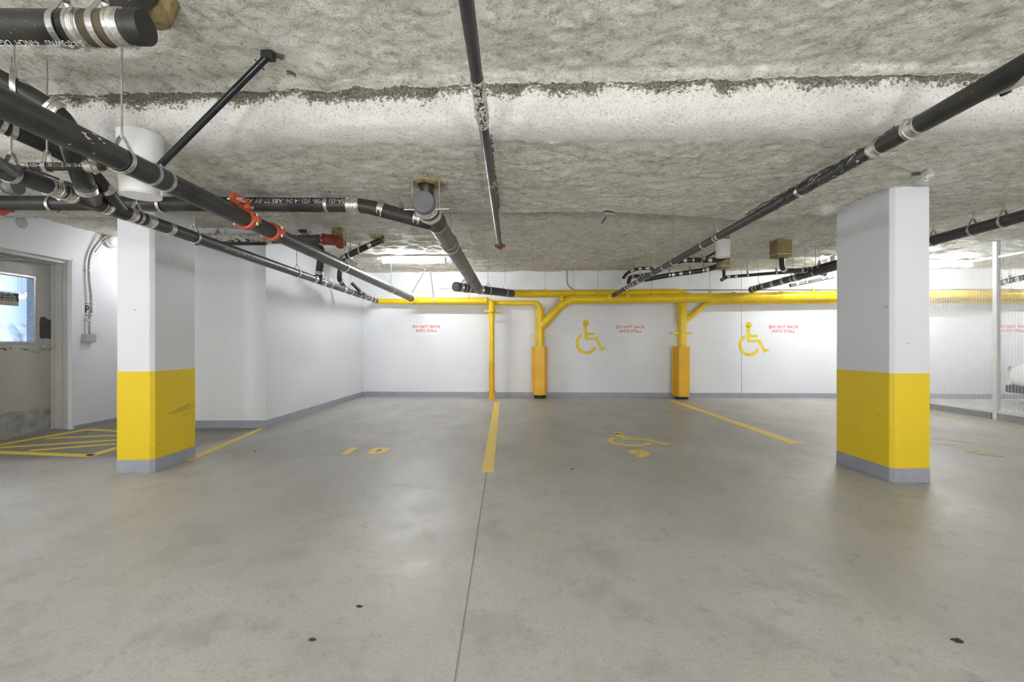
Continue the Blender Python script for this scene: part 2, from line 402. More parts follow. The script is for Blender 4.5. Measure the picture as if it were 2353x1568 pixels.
# ---------------- ceiling: sprayed insulation over slab and dropped beam
pf0 = U(250, 205, z=H1-.01); pf1 = U(2250, 155, z=H1-.01)
def yf(x): return pf0.y+(x-pf0.x)*(pf1.y-pf0.y)/(pf1.x-pf0.x)
pb0 = U(455, 497, z=H2); pb1 = U(1400, 488, z=H2)
def yb(x): return np.where(np.asarray(x) < pb1.x, pb0.y+(x-pb0.x)*(pb1.y-pb0.y)/(pb1.x-pb0.x), pb1.y+np.clip((x-pb1.x), 0, 2)*.18)
XB = 4.45
def ceil_z(x, y):
    if x < XB and yf(x) < y < float(yb(x)): return H2
    return H1
def build_ceiling():
    xs = np.concatenate([np.linspace(-6.2, -4.2, 50), np.arange(-4.16, 4.40, .022), np.linspace(4.41, 4.50, 10), np.arange(4.53, 8, .035), np.linspace(8.1, 14.2, 60)])
    # fine in front of the camera; param rows
    rows = []
    for t in np.linspace(0, 1, 46): rows.append(('n', t))
    for t in np.linspace(0, 1, 16)[1:]: rows.append(('f', t))
    for t in np.linspace(0, 1, 82)[1:]: rows.append(('m', t))
    for t in np.linspace(0, 1, 9)[1:]: rows.append(('b', t))
    for t in np.linspace(0, 1, 130)[1:]: rows.append(('e', t))
    YN = 1.7; X = xs; n = len(X); Y = np.zeros((len(rows), n)); Z = np.zeros_like(Y); B = np.zeros_like(Y); WH = np.zeros_like(Y)
    f = yf(X); b = yb(X); wx = np.clip((X-4.41)/.09, 0, 1); wx = wx*wx*(3-2*wx); drop = (H1-H2)*(1-wx)
    for i, (k, t) in enumerate(rows):
        jag = fbm(X, X*0, 9, 4, 5)*.30
        if k == 'n':
            Y[i] = YN+(f-YN)*t; Z[i] = H1
        elif k == 'f':
            Y[i] = f+.02*t+.20*t**3; Z[i] = H1-drop*(1-(1-t)**1.5)
            edge = .19+jag
            B[i] = np.clip(.56+(edge-t)*1.5, 0, 1)*(1-wx)
            WH[i] = np.clip((t-.1)*4, .2, .92)*(1-wx)
            Y[i] += np.clip((edge-t)*8, 0, 1)*.04
        elif k == 'm':
            Y[i] = f+.22+(b-f-.22)*t; Z[i] = H1-drop
            WH[i] = np.clip(.72-(Y[i]-f-.22)/.30, 0, 1)*(1-wx)
            if t > .983: B[i] = np.where((X < -2.0) | ((X > -.9) & (X < 1.2)), .42+jag, 0)
        elif k == 'b':
            Y[i] = b+.04*t; Z[i] = H1-drop*(1-t)
        else:
            Y[i] = b+.04+(9.75-b-.04)*t; Z[i] = H1
    XX = np.tile(X, (len(rows), 1))
    nz = fbm(XX, Y+Z*1.7, 2.6, 3, 21)*.03+fbm(XX, Y+Z*1.7, 20, 3, 41)*.024
    rid = np.abs(fbm(XX*.6, Y*2.2, 4, 4, 61))*.12*np.clip((Y-5)/2, 0, 1)
    kind = np.array([0 if k in 'nme' else 1 for k, t in rows])[:, None]
    Z2 = Z-.0+nz*np.where(kind == 1, .35, 1)-rid
    Y2 = Y+np.where(kind == 1, fbm(XX, Z*3, 7, 5, 77)*.05, 0)
    # lower, ragged lip where the upper spray stops at the beam
    lip = np.array([max(0, (t-.93)/.07) if k == 'n' else 0 for k, t in rows])[:, None]
    Z2 -= lip*.025*(1-wx[None, :]); Y2 = Y2+lip*(fbm(XX, XX*0, 13, 4, 88)*.16)*(1-wx[None, :])
    def blob(x, y, r, amp):
        nonlocal Z2
        Z2 = Z2-amp*np.exp(-(((XX-x)/r)**2+((Y-y)/r)**2))
    blob(2.95, 4.15, .14, .07); blob(-1.0, 2.55, .12, .05); blob(1.0, 3.0, .3, .015)
    # bare concrete streaks beside the pipes fixed tight under the slab
    def streak(x0, y0, x1, y1, wd, s, off=0.0):
        nonlocal B
        t = np.clip(((XX-x0)*(x1-x0)+(Y-y0)*(y1-y0))/((x1-x0)**2+(y1-y0)**2), 0, 1)
        d = np.hypot(XX-(x0+(x1-x0)*t)-off, Y-(y0+(y1-y0)*t))
        B = np.maximum(B, s*np.clip(1.15-d/wd, 0, 1)*(Y > f+.12)*(Y < b-.02))
    for p, q, wd, sg in (((1122, 292), (1146, 480), .035, .68), ((1094, 350), (1118, 470), .06, .42), ((1715, 492), (2160, 240), .045, .70)):
        p = U(*p, z=H2); q = U(*q, z=H2); streak(p.x, p.y, q.x, q.y, wd, sg)
    for (px, py, r, s) in ((640, 130, .05, .8), (670, 170, .04, .8), (1395, 489, .08, .95), (1425, 497, .05, .6), (1250, 489, .03, .6), (2105, 400, .06, .7), (980, 400, .09, .5), (700, 532, .12, .9), (1745, 465, .1, .45)):
        z_ = H1 if (py < 190 or py > 500) else H2
        c = U(px, py, z=z_); d = np.hypot(XX-c.x, Y-c.y); B = np.maximum(B, s*np.clip(1.3-d/r, 0, 1))
    for (x, y, r, s) in ((-2.6, 2.0, .35, .35), (-1.1, 2.3, .3, .5), (3.0, 2.9, .4, .45), (2.7, 3.3, .25, .3), (-1.0, 8.6, .9, .5), (5.8, 7.6, 1.2, .4)):
        d = np.hypot(XX-x, Y-y); WH = np.maximum(WH, s*np.clip(1.2-d/r, 0, 1))
    V = np.stack([XX, Y2, Z2], -1).reshape(-1, 3)
    R = len(rows); idx = np.arange(R*n).reshape(R, n)
    a = idx[:-1, :-1].ravel(); b_ = idx[:-1, 1:].ravel(); c = idx[1:, 1:].ravel(); d = idx[1:, :-1].ravel()
    F = np.stack([a, d, c, b_], -1)
    me = bpy.data.meshes.new('ceiling')
    extra = np.array([[-9, -8.2, H1], [14.2, -8.2, H1], [14.2, 1.75, H1], [-9, 1.75, H1]])
    nv = len(V); V = np.concatenate([V, extra]); me.vertices.add(len(V)); me.vertices.foreach_set('co', V.ravel())
    nf = len(F)+1; loops = np.concatenate([F.ravel(), [nv, nv+3, nv+2, nv+1]])
    me.loops.add(len(loops)); me.loops.foreach_set('vertex_index', loops.astype(np.int32))
    me.polygons.add(nf); me.polygons.foreach_set('loop_start', np.arange(nf, dtype=np.int32)*4); me.polygons.foreach_set('loop_total', np.full(nf, 4, dtype=np.int32))
    me.polygons.foreach_set('use_smooth', np.ones(nf, dtype=bool)); me.update(calc_edges=True); me.validate()
    at = me.color_attributes.new('bare', 'FLOAT_COLOR', 'POINT')
    colr = np.zeros((len(V), 4), dtype=np.float32); colr[:nv, 0] = B.ravel(); colr[:nv, 1] = WH.ravel(); colr[:, 3] = 1
    at.data.foreach_set('color', colr.ravel())
    me.materials.append(M['ceiling'])
    o = bpy.data.objects.new('ceiling', me); COL.objects.link(o); tag(o, kind='structure'); OFF[o.name] = Vector((0, 0, 0))
build_ceiling()
struct('trim_1', box((-14, -8.3, 2.76), (14.3, 10.2, 2.9)), 'curb')   # the concrete slab above the insulation

# ================================================================ COLUMNS
def column(cx0, cx1, y0, y1, chx, label, zt):
    """rectangular column with one chamfered edge on the aisle side (chx = +1: the x1 edge, -1: the x0 edge)"""
    c = .028
    def poly(e):
        a, b, p, q = cx0-e, cx1+e, y0-e, y1+e
        if chx > 0: return [(a, p), (b-c, p), (b, p+c), (b, q), (a, q)]
        return [(a+c, p), (b, p), (b, q), (a, q), (a, p+c)]
    t = thing('concrete_column', label, 'column', ((cx0+cx1)/2, (y0+y1)/2, 0))
    mk('shaft', prism(poly(0), .85, zt), M['column'], t, bevel=.004)
    mk('yellow_band', prism(poly(.0012), .112, .865), M['yellow_band'], t, bevel=.003)
    mk('base_band', prism(poly(.003), 0, .113), M['grey_band'], t, bevel=.003)
    return t
a = U(269, 1088, z=0); b = U(350, 1088, z=0); e = U(455, 1052, z=0)
tL = column(a.x, b.x, a.y, e.y, 1, 'white concrete column with yellow band, left one, below the black pipes beside the door', 2.5)
# scratches on its yellow side
sv = []
for (p0, p1, w) in (((390, 951), (436, 929), .006), ((400, 952), (454, 932), .003), ((415, 944), (450, 925), .003), ((420, 955), (448, 945), .0025)):
    A = U(*p0, x=b.x+.003); B_ = U(*p1, x=b.x+.003); sv.append(cyl(A, B_, w*.5, 6))
mk('scratch', join(*sv), plain('grey_scratch', (.32, .26, .08), .7), tL)
a = U(1927, 1064, z=0); b = U(2050, 1110, z=0); e = U(2137, 1110, z=0)
column(b.x, e.x, b.y, a.y, -1, 'white concrete column with yellow band, right one, standing in front of the mesh fence', 2.5)

# ================================================================ DOOR
def build_door():
    t = thing('door_1', None, None, (RX, (DY0+DY1)/2, 0)); t['kind'] = 'structure'
    y0, y1 = DY0+.04, DY1-.035; xf = RX; xb = RX-.045; zt = 2.10
    wy0, wy1, wz0, wz1 = 5.09, 5.665, 1.127, 1.905
    mk('door_leaf', join(box((xb, y0, .012), (xf, wy0, zt)), box((xb, wy1, .012), (xf, y1, zt)), box((xb, wy0, .012), (xf, wy1, wz0)), box((xb, wy0, wz1), (xf, wy1, zt))), M['doorpaint'], t)
    g = .022
    mk('window_frame', join(box((xb-.03, wy1-.001, wz0-g), (xf+.012, wy1+g, wz1+g)), box((xb-.03, wy0-g, wz0-g), (xf+.012, wy0, wz1+g)),
       box((xb-.03, wy0, wz0-g), (xf+.012, wy1, wz0)), box((xb-.03, wy0, wz1), (xf+.012, wy1, wz1+g))), M['steel'], t)
    gl = mk('glass_pane', box((xf-.012, wy0, wz0), (xf-.006, wy1, wz1)), M['glass'], t)
    # door closer
    c = mk('door_closer', join(box((xf, 5.0, 1.99), (xf+.05, 5.26, 2.05)), cyl((xf+.03, 5.2, 2.06), (xf+.12, 5.42, 2.09), .010, 8), cyl((xf+.12, 5.42, 2.09), (xf+.005, 5.60, 2.095), .010, 8)), M['frame'], t, bevel=.004)
    mk('kick_plate', box((xf, y0+.01, .02), (xf+.002, y1-.012, .295)), M['scuff'], t)
    ys = [y1-.142, y1-.137, y1-.142, y1-.135, y1-.12, y1-.08, y1-.04, y1-.002, y1-.002, y1-.05, y1-.06, y1-.09, y1-.12, y1-.135]
    zs = [1.20, 1.28, 1.35, 1.42, 1.435, 1.437, 1.41, 1.40, 1.16, 1.165, 1.172, 1.16, 1.165, 1.17]
    n = len(ys)
    V = [(xf+.0015, y, z) for y, z in zip(ys, zs)]+[(xf, y, z) for y, z in zip(ys, zs)]
    tag(mk('bare_patch', (V, [tuple(range(n))[::-1], tuple(range(n, 2*n))]+[(i, (i+1) % n, n+(i+1) % n, n+i) for i in range(n)]), M['darkprimer'], t), 'dark grey patch where the paint has come off')
    hy = y1-.075; hz = 1.052
    h = mk('door_lever', join(lathe((xf, hy, hz), (1, 0, 0), [(0, .042), (.008, .042), (.014, .034), (.016, .02), (.05, .016), (.055, .012)], 20),
        tube(fillet([(xf+.045, hy, hz), (xf+.055, hy-.03, hz), (xf+.055, hy-.115, hz+.002)], .02), [.012]*10, 10) if False else cyl((xf+.05, hy+.045, hz), (xf+.05, hy-.10, hz+.003), .012, 12)), M['steel'], t, smooth=True)
    # frame: jambs and head of the recess
    mk('door_frame', join(box((RX-.05, y1+.003, 0), (RX+.03, DY1, zt+.045)), box((RX+.03, y1+.018, 0), (RX+.12, DY1, zt+.045)), box((RX+.12, y1+.030, 0), (XL-.05, DY1, zt+.045)),
        box((RX-.05, DY0-.06, 0), (XL-.05, y0-.003, zt+.045)), box((RX-.05, DY0-.06, zt+.003), (RX+.03, DY1, zt+.08)), box((RX+.03, DY0-.06, zt+.018), (XL-.05, DY1, zt+.08))), M['frame'], t, bevel=.003)
    mks = [box((xf, y, z), (xf+.0008, y+dy, z+dz)) for y, z, dy, dz in ((5.30, 1.035, .05, .010), (5.34, 1.022, .03, .018), (5.40, 1.040, .02, .014), (5.52, 1.030, .07, .008), (5.57, 1.018, .05, .010), (5.63, .998, .05, .006), (5.69, .984, .05, .005), (5.33, 1.05, .04, .005))]
    for m_i in mks: mk('scuff_mark', m_i, M['darkprimer'], t)
    mk('threshold', box((RX-.03, y0, 0), (RX+.09, y1, .014)), M['steel'], t)
    # warning notice on the glass: printed lines in small lettering
    return t, (xf, wy0, wy1)
dr, _ = build_door()
# outer white return of the opening
struct('trim_2', join(box((XL-.05, DY1-.012, 0), (XL+.004, DY1+.0, DZ+.05)), box((XL-.05, DY0-.06, DZ+.032), (XL+.004, DY1, DZ+.05))), 'wall')

# notice on the glass
def textmesh(body, size, offset=0.0, align='CENTER', spacing=1.0):
    cu = bpy.data.curves.new('t', 'FONT'); cu.body = body; cu.size = size; cu.align_x = align; cu.align_y = 'CENTER'; cu.offset = offset; cu.space_line = 1.05; cu.space_character = spacing
    cu.resolution_u = 3
    ob = bpy.data.objects.new('t', cu); COL.objects.link(ob)
    dg = bpy.context.evaluated_depsgraph_get(); me = bpy.data.meshes.new_from_object(ob.evaluated_get(dg))
    V = [v.co.copy() for v in me.vertices]; F = [tuple(p.vertices) for p in me.polygons]
    bpy.data.objects.remove(ob); bpy.data.meshes.remove(me); return V, F
def place(vf, o, ux, uy, flip=False):
    o = Vector(o); ux = Vector(ux); uy = Vector(uy)
    return [o+ux*v.x+uy*v.y for v in vf[0]], ([f[::-1] for f in vf[1]] if flip else vf[1])
nx = RX+.004
nt_ = thing('door_notice', 'small black and cream notice stuck on the door window glass', 'notice', (nx, 5.33, 1.60))
mk('black_panel', box((nx-.0015, 5.11, 1.60), (nx, 5.50, 1.695)), M['ink'], nt_)
mk('cream_panel', box((nx-.0015, 5.11, 1.545), (nx, 5.50, 1.60)), plain('cream_notice_paper', (.62, .60, .46), .5), nt_)
v1 = place(textmesh('THESE PREMISES ARE\nMONITORED 24 HOURS\nTRESPASSERS REPORTED', .030), (nx+.001, 5.305, 1.648), (0, 1, 0), (0, 0, 1))
mk('white_lettering', v1, M['signwhite'], nt_)
mk('dark_lines', join(*[box((nx, 5.12, z), (nx+.0008, 5.49, z+.005)) for z in (1.555, 1.570, 1.585)]), M['ink'], nt_)

# lit room beyond the door
struct('wall_room', join(box((-11.2, 3.0, -.01), (-11, 12, 2.8)), box((-11, 12, 0), (XL-.26, 12.2, 2.8)), box((-11, 2.8, 0), (XL-.27, 3.0, 2.8))), 'bluewall')
struct('floor_room', box((-11, 3, -.05), (XL-.27, 12, -.002)), 'curb')
struct('ceiling_room', box((-11, 3, 2.62), (XL-.27, 12, 2.7)), 'bluewall')
def fixture(p, d, ln, mat, label, group, z_top, bare=False):
    """strip light: steel tray with a rounded lit lens, ends capped"""
    p = Vector(p); d = Vector(d).normalized(); s = Vector((-d.y, d.x, 0)); up = Vector((0, 0, 1))
    t = thing('strip_light', label, 'light', p, group)
    mk('housing', obox(p+up*.045, d*ln/2, s*.055, up*.02), M['fencepaint'], t, bevel=.004)
    n = 10; V = []; F = []
    for e in (-1, 1):
        for k in range(n+1):
            a = math.pi*k/n; V.append(p+d*e*(ln/2-.012)+s*math.cos(a)*.055+up*(.025-math.sin(a)*.042))
    for k in range(n): F.append((k, k+1, n+2+k, n+1+k))
    if bare:
        mk('tube', cyl(p-d*(ln/2-.02)-up*.03, p+d*(ln/2-.02)-up*.03, .019, 12), M[mat], t, smooth=True)
    else: mk('lens', (V, F), M[mat], t, smooth=True)
    zc = z_top-p.z
    for e in (-1, 1):
        mk('end_cap', obox(p+d*e*ln/2+up*(0 if bare else .022), d*.012, s*.058, up*(.065 if bare else .045)), M['plastic'], t, bevel=.003)
        if zc > .07: mk('suspension_rod', cyl(p+d*e*ln*.35+up*.06, p+d*e*ln*.35+up*zc, .004, 6), M['galv'], t)
    return t
for i, (px, py) in enumerate(((18, 677), (66, 677))):
    c = U(px, py, x=-10.0)
    fixture((c.x, c.y, c.z), (0, 1, 0), .55 if i == 0 else .42, 'tube_room', ('pale strip light seen through the door window, nearer the hinge side', 'pale strip light seen through the door window, nearer the lever')[i], 'strip lights in the room beyond the door', 2.62, bare=True)
fixture((-8.2, 6.5, 2.5), (0, 1, 0), 2.4, 'tube_room', 'long strip light on the ceiling of the room beyond the door', 'strip lights in the room beyond the door', 2.62, bare=True)
for i, (px, py, s) in enumerate(((12, 742, .22), (30, 752, .17), (47, 748, .19), (64, 755, .15))):
    c = U(px, py, x=-9.2); vs = lathe((c.x, c.y, .95), (0, 0, 1), [(0, s*.8), (.15, s*1.0), (.35, s*.85), (c.z-.95, s*.4), (c.z-.9, .02)], 14)
    o = mk('storage_bundle', vs, M['bag'], smooth=True)
    tag(o, ('tall pale wrapped bundle behind the glass at the frame edge', 'lower pale wrapped bundle behind the glass under the notice', 'rounded pale wrapped bundle behind the glass', 'smallest pale wrapped bundle behind the glass beside the window jamb')[i], 'bundle', 'pale bundles in the room beyond the door')
tag(mk('storage_table', join(box((-9.6, 6.4, .9), (-8.8, 9.6, .95)), *[box((x, y, 0), (x+.05, y+.05, .9)) for x in (-9.58, -8.87) for y in (6.45, 9.5)]), M['bluewall']), 'pale table carrying bundles in the room beyond the door', 'table')

# ================================================================ LEFT WALL FITTINGS
WX = XL
P1 = thing('level_sign', 'small white plate reading P1 behind the bent conduit', 'sign', U(204, 711, x=WX+.004))
c = U(204, 711, x=WX+.004); y0 = U(187, 711, x=WX+.004).y; y1 = U(222, 711, x=WX+.004).y
mk('plate', box((WX, y0, c.z-.115), (WX+.004, y1, c.z+.115)), M['signwhite'], P1)
mk('lettering', join(place(textmesh('P1', .13, .003), (WX+.006, (y0+y1)/2, c.z-.005), (0, 1, 0), (0, 0, 1)), box((WX+.004, y0+.05, c.z+.068), (WX+.0052, y1-.05, c.z+.076)), box((WX+.004, y0+.06, c.z-.085), (WX+.0052, y1-.06, c.z-.078))), M['ink'], P1)
cd = thing('electrical_conduit', 'grey flexible conduit bending down the wall to a junction box', 'conduit', U(205, 777, x=WX))
pts = [U(px, py, x=WX+.035+o) for px, py, o in ((290, 518, .3), (262, 533, .12), (235, 547, .03), (213, 572, 0), (204, 600, 0), (204, 640, 0), (210, 690, .01), (204, 735, 0), (205, 770, 0))]
V, F = tube(fillet(pts, .12, 10), .014, 12); mk('tubing', (V, F), M['conduit'], cd, smooth=True)
pts2 = [U(px, py, x=WX+.02+o) for px, py, o in ((285, 530, .25), (258, 541, .10), (236, 556, .02), (218, 580, 0))]
mk('thin_tubing', tube(fillet(pts2, .1, 8), .007, 8), M['conduit'], cd, smooth=True)
cj = U(205, 777.5, x=WX+.03)
mk('junction_box', box((WX, cj.y-.075, cj.z-.055), (WX+.06, cj.y+.075, cj.z+.055)), M['box'], cd, bevel=.008)
for py in (622, 736):
    q = U(204, py, x=WX+.035); mk('pipe_strap', join(lathe(q-Vector((0, 0, .008)), (0, 0, 1), [(0, .018), (.016, .018)], 14), box((WX, q.y-.035, q.z-.008), (WX+.006, q.y+.035, q.z+.008))), M['steel'], cd)
wl = U(252, 553, x=WX+.02)
w = thing('wall_lamp', 'round white wall fitting half hidden behind the left column', 'lamp', wl)
mk('collar', lathe((WX, wl.y, wl.z), (1, 0, 0), [(0, .105), (.05, .105), (.055, .09)], 24), M['box'], w, smooth=True)
mk('dome', lathe((WX+.05, wl.y, wl.z), (1, 0, 0), [(0, .085), (.03, .08), (.06, .055), (.075, .01)], 24), M['plastic'], w, smooth=True)
kd = U(50, 512, x=WX)
tag(mk('cover_plate', lathe((WX, kd.y, kd.z), (1, 0, 0), [(0, .065), (.004, .065), (.006, .058)], 24), M['box']), 'round grey cover plate high on the wall over the door', 'cover plate')

# ================================================================ PIPE KIT
def hanger(root, p, r, zc=None, band=True, rodm='galv', ax=(0, 1, 0), drop=0):
    """clevis hanger: ring round the pipe, yoke over it and a threaded rod up to the ceiling"""
    p = Vector(p); ax = Vector(ax).normalized(); side = ax.cross(Vector((0, 0, 1))).normalized(); up = Vector((0, 0, 1))
    if zc is None: zc = ceil_z(p.x, p.y)+.03
    top = p+up*(r+.055)
    h = mk('pipe_hanger', cyl(top, Vector((p.x, p.y, zc)), .0045, 8), M[rodm], root)
    n = 22; R = r+.004; hw = .012; ring = []; F = []
    pts = []
    for k in range(n+1):
        a = math.radians(-225+270*k/n)   # open at the top
        pts.append(side*math.cos(a)*R+up*math.sin(a)*R)
    pts = [up*(r+.055)+side*(-.008)]+[pts[0]+up*0]+pts+[pts[-1]]+[up*(r+.055)+side*.008]
    V = []
    for q in pts:
        out = q.normalized() if q.length else up
        V += [p+q-ax*hw, p+q+ax*hw, p+q+ax*hw+out*.0035, p+q-ax*hw+out*.0035]
    for i in range(len(pts)-1):
        for k in range(4): F.append((4*i+k, 4*i+(k+1) % 4, 4*i+4+(k+1) % 4, 4*i+4+k))
    F += [(0, 1, 2, 3), (len(V)-1, len(V)-2, len(V)-3, len(V)-4)]
    mk('clevis', (V, F), M['steel'] if rodm == 'galv' else M[rodm], h)
    mk('nut', lathe(top-up*.008, up, [(0, .009), (.016, .009)], 6), M['steel'] if rodm == 'galv' else M[rodm], h)
    return h
def coupling(root, p, ax, r, ln=.075, n=22, m='band'):
    """banded coupling: corrugated steel shield and two worm-drive clamps"""
    p = Vector(p); ax = Vector(ax).normalized(); prof = [(-ln/2, r*1.0), (-ln/2, r*1.07)]
    for i in range(7):
        s = -ln/2+ln*(i+.5)/7; prof += [(s-.002, r*1.07), (s, r*1.10), (s+.002, r*1.07)]
    prof += [(ln/2, r*1.07), (ln/2, r*1.0)]
    c = mk('coupling', lathe(p, ax, prof, n), M[m], root, smooth=True)
    a, b = frame_of(ax)
    for e in (-1, 1):
        q = p+ax*e*ln*.32
        th = random.uniform(0, 6.28); o = a*math.cos(th)+b*math.sin(th)
        mk('clamp_band', join(lathe(q-ax*.006, ax, [(0, r*1.09), (0, r*1.135), (.012, r*1.135), (.012, r*1.09)], n), obox(q+o*r*1.17, ax*.007, o*.006, o.cross(ax)*.014)), M['steel'], c)
    return c
def band(root, p, ax, r, ln=.03, m='band'):
    return mk('band', lathe(Vector(p)-Vector(ax).normalized()*ln/2, ax, [(0, r*1.01), (0, r*1.07), (ln, r*1.07), (ln, r*1.01)], 22), M[m], root, smooth=True)
def hub(root, p, ax, r, m, ln=.06):
    return mk('fitting', lathe(Vector(p)-Vector(ax).normalized()*ln/2, ax, [(0, r), (.004, r*1.12), (ln-.004, r*1.12), (ln, r)], 22), M[m], root, smooth=True)
def endcap(root, p, ax, r, m='greycap'):
    """p: the end of the pipe, ax pointing out"""
    return mk('end_cap', lathe(Vector(p)-Vector(ax).normalized()*.03, ax, [(0, r*1.0), (0, r*1.12), (.045, r*1.12), (.052, r*1.05), (.052, .001)], 26), M[m], root, smooth=True)
def section(root, pts, r, m, rad=.12, name='pipe_section', n=22):
    return mk(name, tube(fillet(pts, rad) if len(pts) > 2 else pts, r, n), M[m], root, smooth=True)
def redcoupling(root, p, ax, r, m='red'):
    p = Vector(p); ax = Vector(ax).normalized(); a, b = frame_of(ax)
    c = mk('grooved_coupling', lathe(p-ax*.028, ax, [(0, r), (0, r*1.12), (.008, r*1.28), (.048, r*1.28), (.056, r*1.12), (.056, r)], 24), M[m], root, smooth=True)
    for e in (-1, 1):
        q = p+(a*.75+b*.66*0).normalized()*e*r*1.42
        mk('lug', obox(q, ax*.02, a*.022, b*.022), M[m], c, bevel=.004)
        mk('bolt', cyl(q-b*.04, q+b*.04, .008, 8), M['bolt'], c)
    return c
def printed(root, text, p, ax, r, ang, size, flip=1, m='print'):
    """lettering wrapped on a pipe; ang: direction on the pipe's girth from the up vector towards the side facing the camera"""
    ax = Vector(ax).normalized(); up = Vector((0, 0, 1)); side = ax.cross(up).normalized()
    V, F = textmesh(text, size, .0, 'CENTER'); out = []
    for v in V:
        a = ang-flip*v.y/r; q = up*math.cos(a)+side*math.sin(a); q = (q-ax*q.dot(ax)).normalized()
        out.append(Vector(p)+ax*v.x*flip+q*(r+.0012))
    return mk('printed_lettering', (out, F), M[m], root)
def overspray(root, pts, r, amp=.5, seed=3, n=28, m='lump', cut=.0):
    P = []; a = Vector(pts[0]); b = Vector(pts[1]); L = (b-a).length; k = max(8, int(L/.008))
    ax = (b-a).normalized(); u, w = frame_of(ax); V = []; F = []
    th = np.linspace(0, 2*math.pi, n, endpoint=False)
    for i in range(k+1):
        s = i/k; nz = fbm(np.cos(th)*2.2+5, np.sin(th)*2.2+s*L*26, 2.2, 4, seed)
        w_ = math.sin(math.pi*min(1, max(0, s)))**.3
        for j in range(n):
            q = (u*math.cos(th[j])+w*math.sin(th[j])); lift = .10*(1 if q.z > -.2 else -.3)
            rr = r*(1+(nz[j]+lift-cut)*amp) if w_ > .05 else r*.97
            rr = r*.97+(rr-r*.97)*w_
            V.append(a+ax*L*s+q*rr)
    for i in range(k):
        for j in range(n):
            j2 = (j+1) % n; F.append((i*n+j, i*n+j2, (i+1)*n+j2, (i+1)*n+j))
    return mk('spray_crust', (V, F), M[m], root, smooth=True)
Yv = Vector((0, 1, 0)); Xv = Vector((1, 0, 0)); Zv = Vector((0, 0, 1))

# ---- 1. black sprinkler main, running to the back wall
X1 = -1.83+.0; r1 = .057
def m1(y): return Vector((-1.855+.004*y, y, CAMH+.885))
end1 = U(948, 688, w=.38)
s1 = m1(.9); 
t = thing('sprinkler_main', 'thick black sprinkler main with red couplings, running from the upper left to the yellow pipe', 'pipe', m1(3.2))
dir1 = (end1-m1(.9)).normalized()
def q1(y): return m1(.9)+dir1*((y-.9)/dir1.y)
section(t, [q1(.9), q1(8.95)], r1, 'iron')
redcoupling(t, q1(3.27), dir1, r1); redcoupling(t, q1(3.63), dir1, r1)
for y in (2.22, 5.25, 7.4): hanger(t, q1(y), r1, ax=dir1)
for y in (2.40, 2.50): band(t, q1(y), dir1, r1, .018, 'steel')
el = q1(3.27)+Zv*.05
e_pts = [q1(3.22)+Zv*.03, U(566, 478, y=3.24), U(560, 462, y=3.22), U(540, 457, y=3.1)]
e_ = section(t, e_pts, .030, 'red', .05, 'branch_elbow')
for k, q in ((0, e_pts[1]), (1, e_pts[3])):
    mk('flange', lathe(q-(Zv if k == 0 else Xv)*.012, Zv if k == 0 else Xv, [(0, .030), (0, .042), (.024, .042), (.024, .03)], 18), M['red'], e_, smooth=True)
    mk('bolt', cyl(q+Vector((-.05, 0, .0)), q+Vector((.05, 0, .0)), .007, 8), M['bolt'], e_)
overspray(t, (q1(1.92), q1(2.08)), r1*1.0, .5, 12, cut=.18)
band(t, q1(8.75), dir1, r1, .05, 'greyxfr'); hub(t, q1(8.90), dir1, r1, 'xfr', .09)

# ---- sway brace to the sprinkler main
bt = U(612, 133, z=H1-.03); bb = q1(2.45)+Zv*.055
t = thing('sway_brace', 'slim black brace slanting from the ceiling down to the sprinkler main', 'brace', bb)
mk('brace_rod', cyl(bt, bb, .0175, 14), M['darkrod'], t, smooth=True)
mk('ceiling_bracket', join(obox(bt+Vector((.01, 0, .01)), Vector((.03, 0, 0)), Vector((0, .02, 0)), Vector((0, 0, .02))), obox(bt+(bb-bt).normalized()*.05, (bb-bt).normalized()*.003, Vector((0, .02, 0)), (bb-bt).normalized().cross(Yv)*.022)), M['ink'], t)
mk('clamp_bracket', obox(bb+Zv*.0, Vector((.03, 0, 0)), Vector((0, .018, 0)), Vector((0, 0, .02))), M['galv'], t, bevel=.004)

# ---- 2. lower drain
e2 = U(866, 692, w=.2); r2 = .047
def q2(y):
    a = Vector((-2.60, .9, CAMH+.905)); d = (e2-a); return a+d*((y-.9)/d.y)
d2 = (q2(5)-q2(4)).normalized()
t = thing('drain_pipe', 'black banded drain pipe running below the sprinkler main to the back wall corner', 'pipe', q2(4))
section(t, [q2(.9), q2(e2.y-.05)], r2, 'xfr')
def y2(px):  # depth on this pipe that shows at a picture column
    lo, hi = 1., 9.3
    for _ in range(40):
        m_ = (lo+hi)/2; p = q2(m_); dx = p.x*math.cos(YAW)-p.y*math.sin(YAW); dz = p.x*math.sin(YAW)+p.y*math.cos(YAW)
        if CX+FPX*dx/dz < px: lo = m_
        else: hi = m_
    return lo
for px in (122, 157, 239, 296, 339): coupling(t, q2(y2(px)), d2, r2)
band(t, q2(y2(388)), d2, r2, .05)
for px in (25, 314, 446, 682, 758, 805): hanger(t, q2(y2(px)), r2, ax=d2)
for px in (722, 742, 790, 826, 838, 850, 858): coupling(t, q2(y2(px)), d2, r2, .07, 16)
section(t, [q2(y2(165)), q2(y2(236))], r2*1.12, 'abs', name='wye_fitting'); section(t, [q2(y2(246)), q2(y2(290))], r2*1.1, 'abs', name='wye_fitting')
printed(t, 'ABS-DWV CELL CORE  3 IN  USE  CAN B181.1', q2(4.55), d2, r2, 1.9, .035)
printed(t, 'XFR 75', q2(6.05), d2, r2, 1.3, .05)

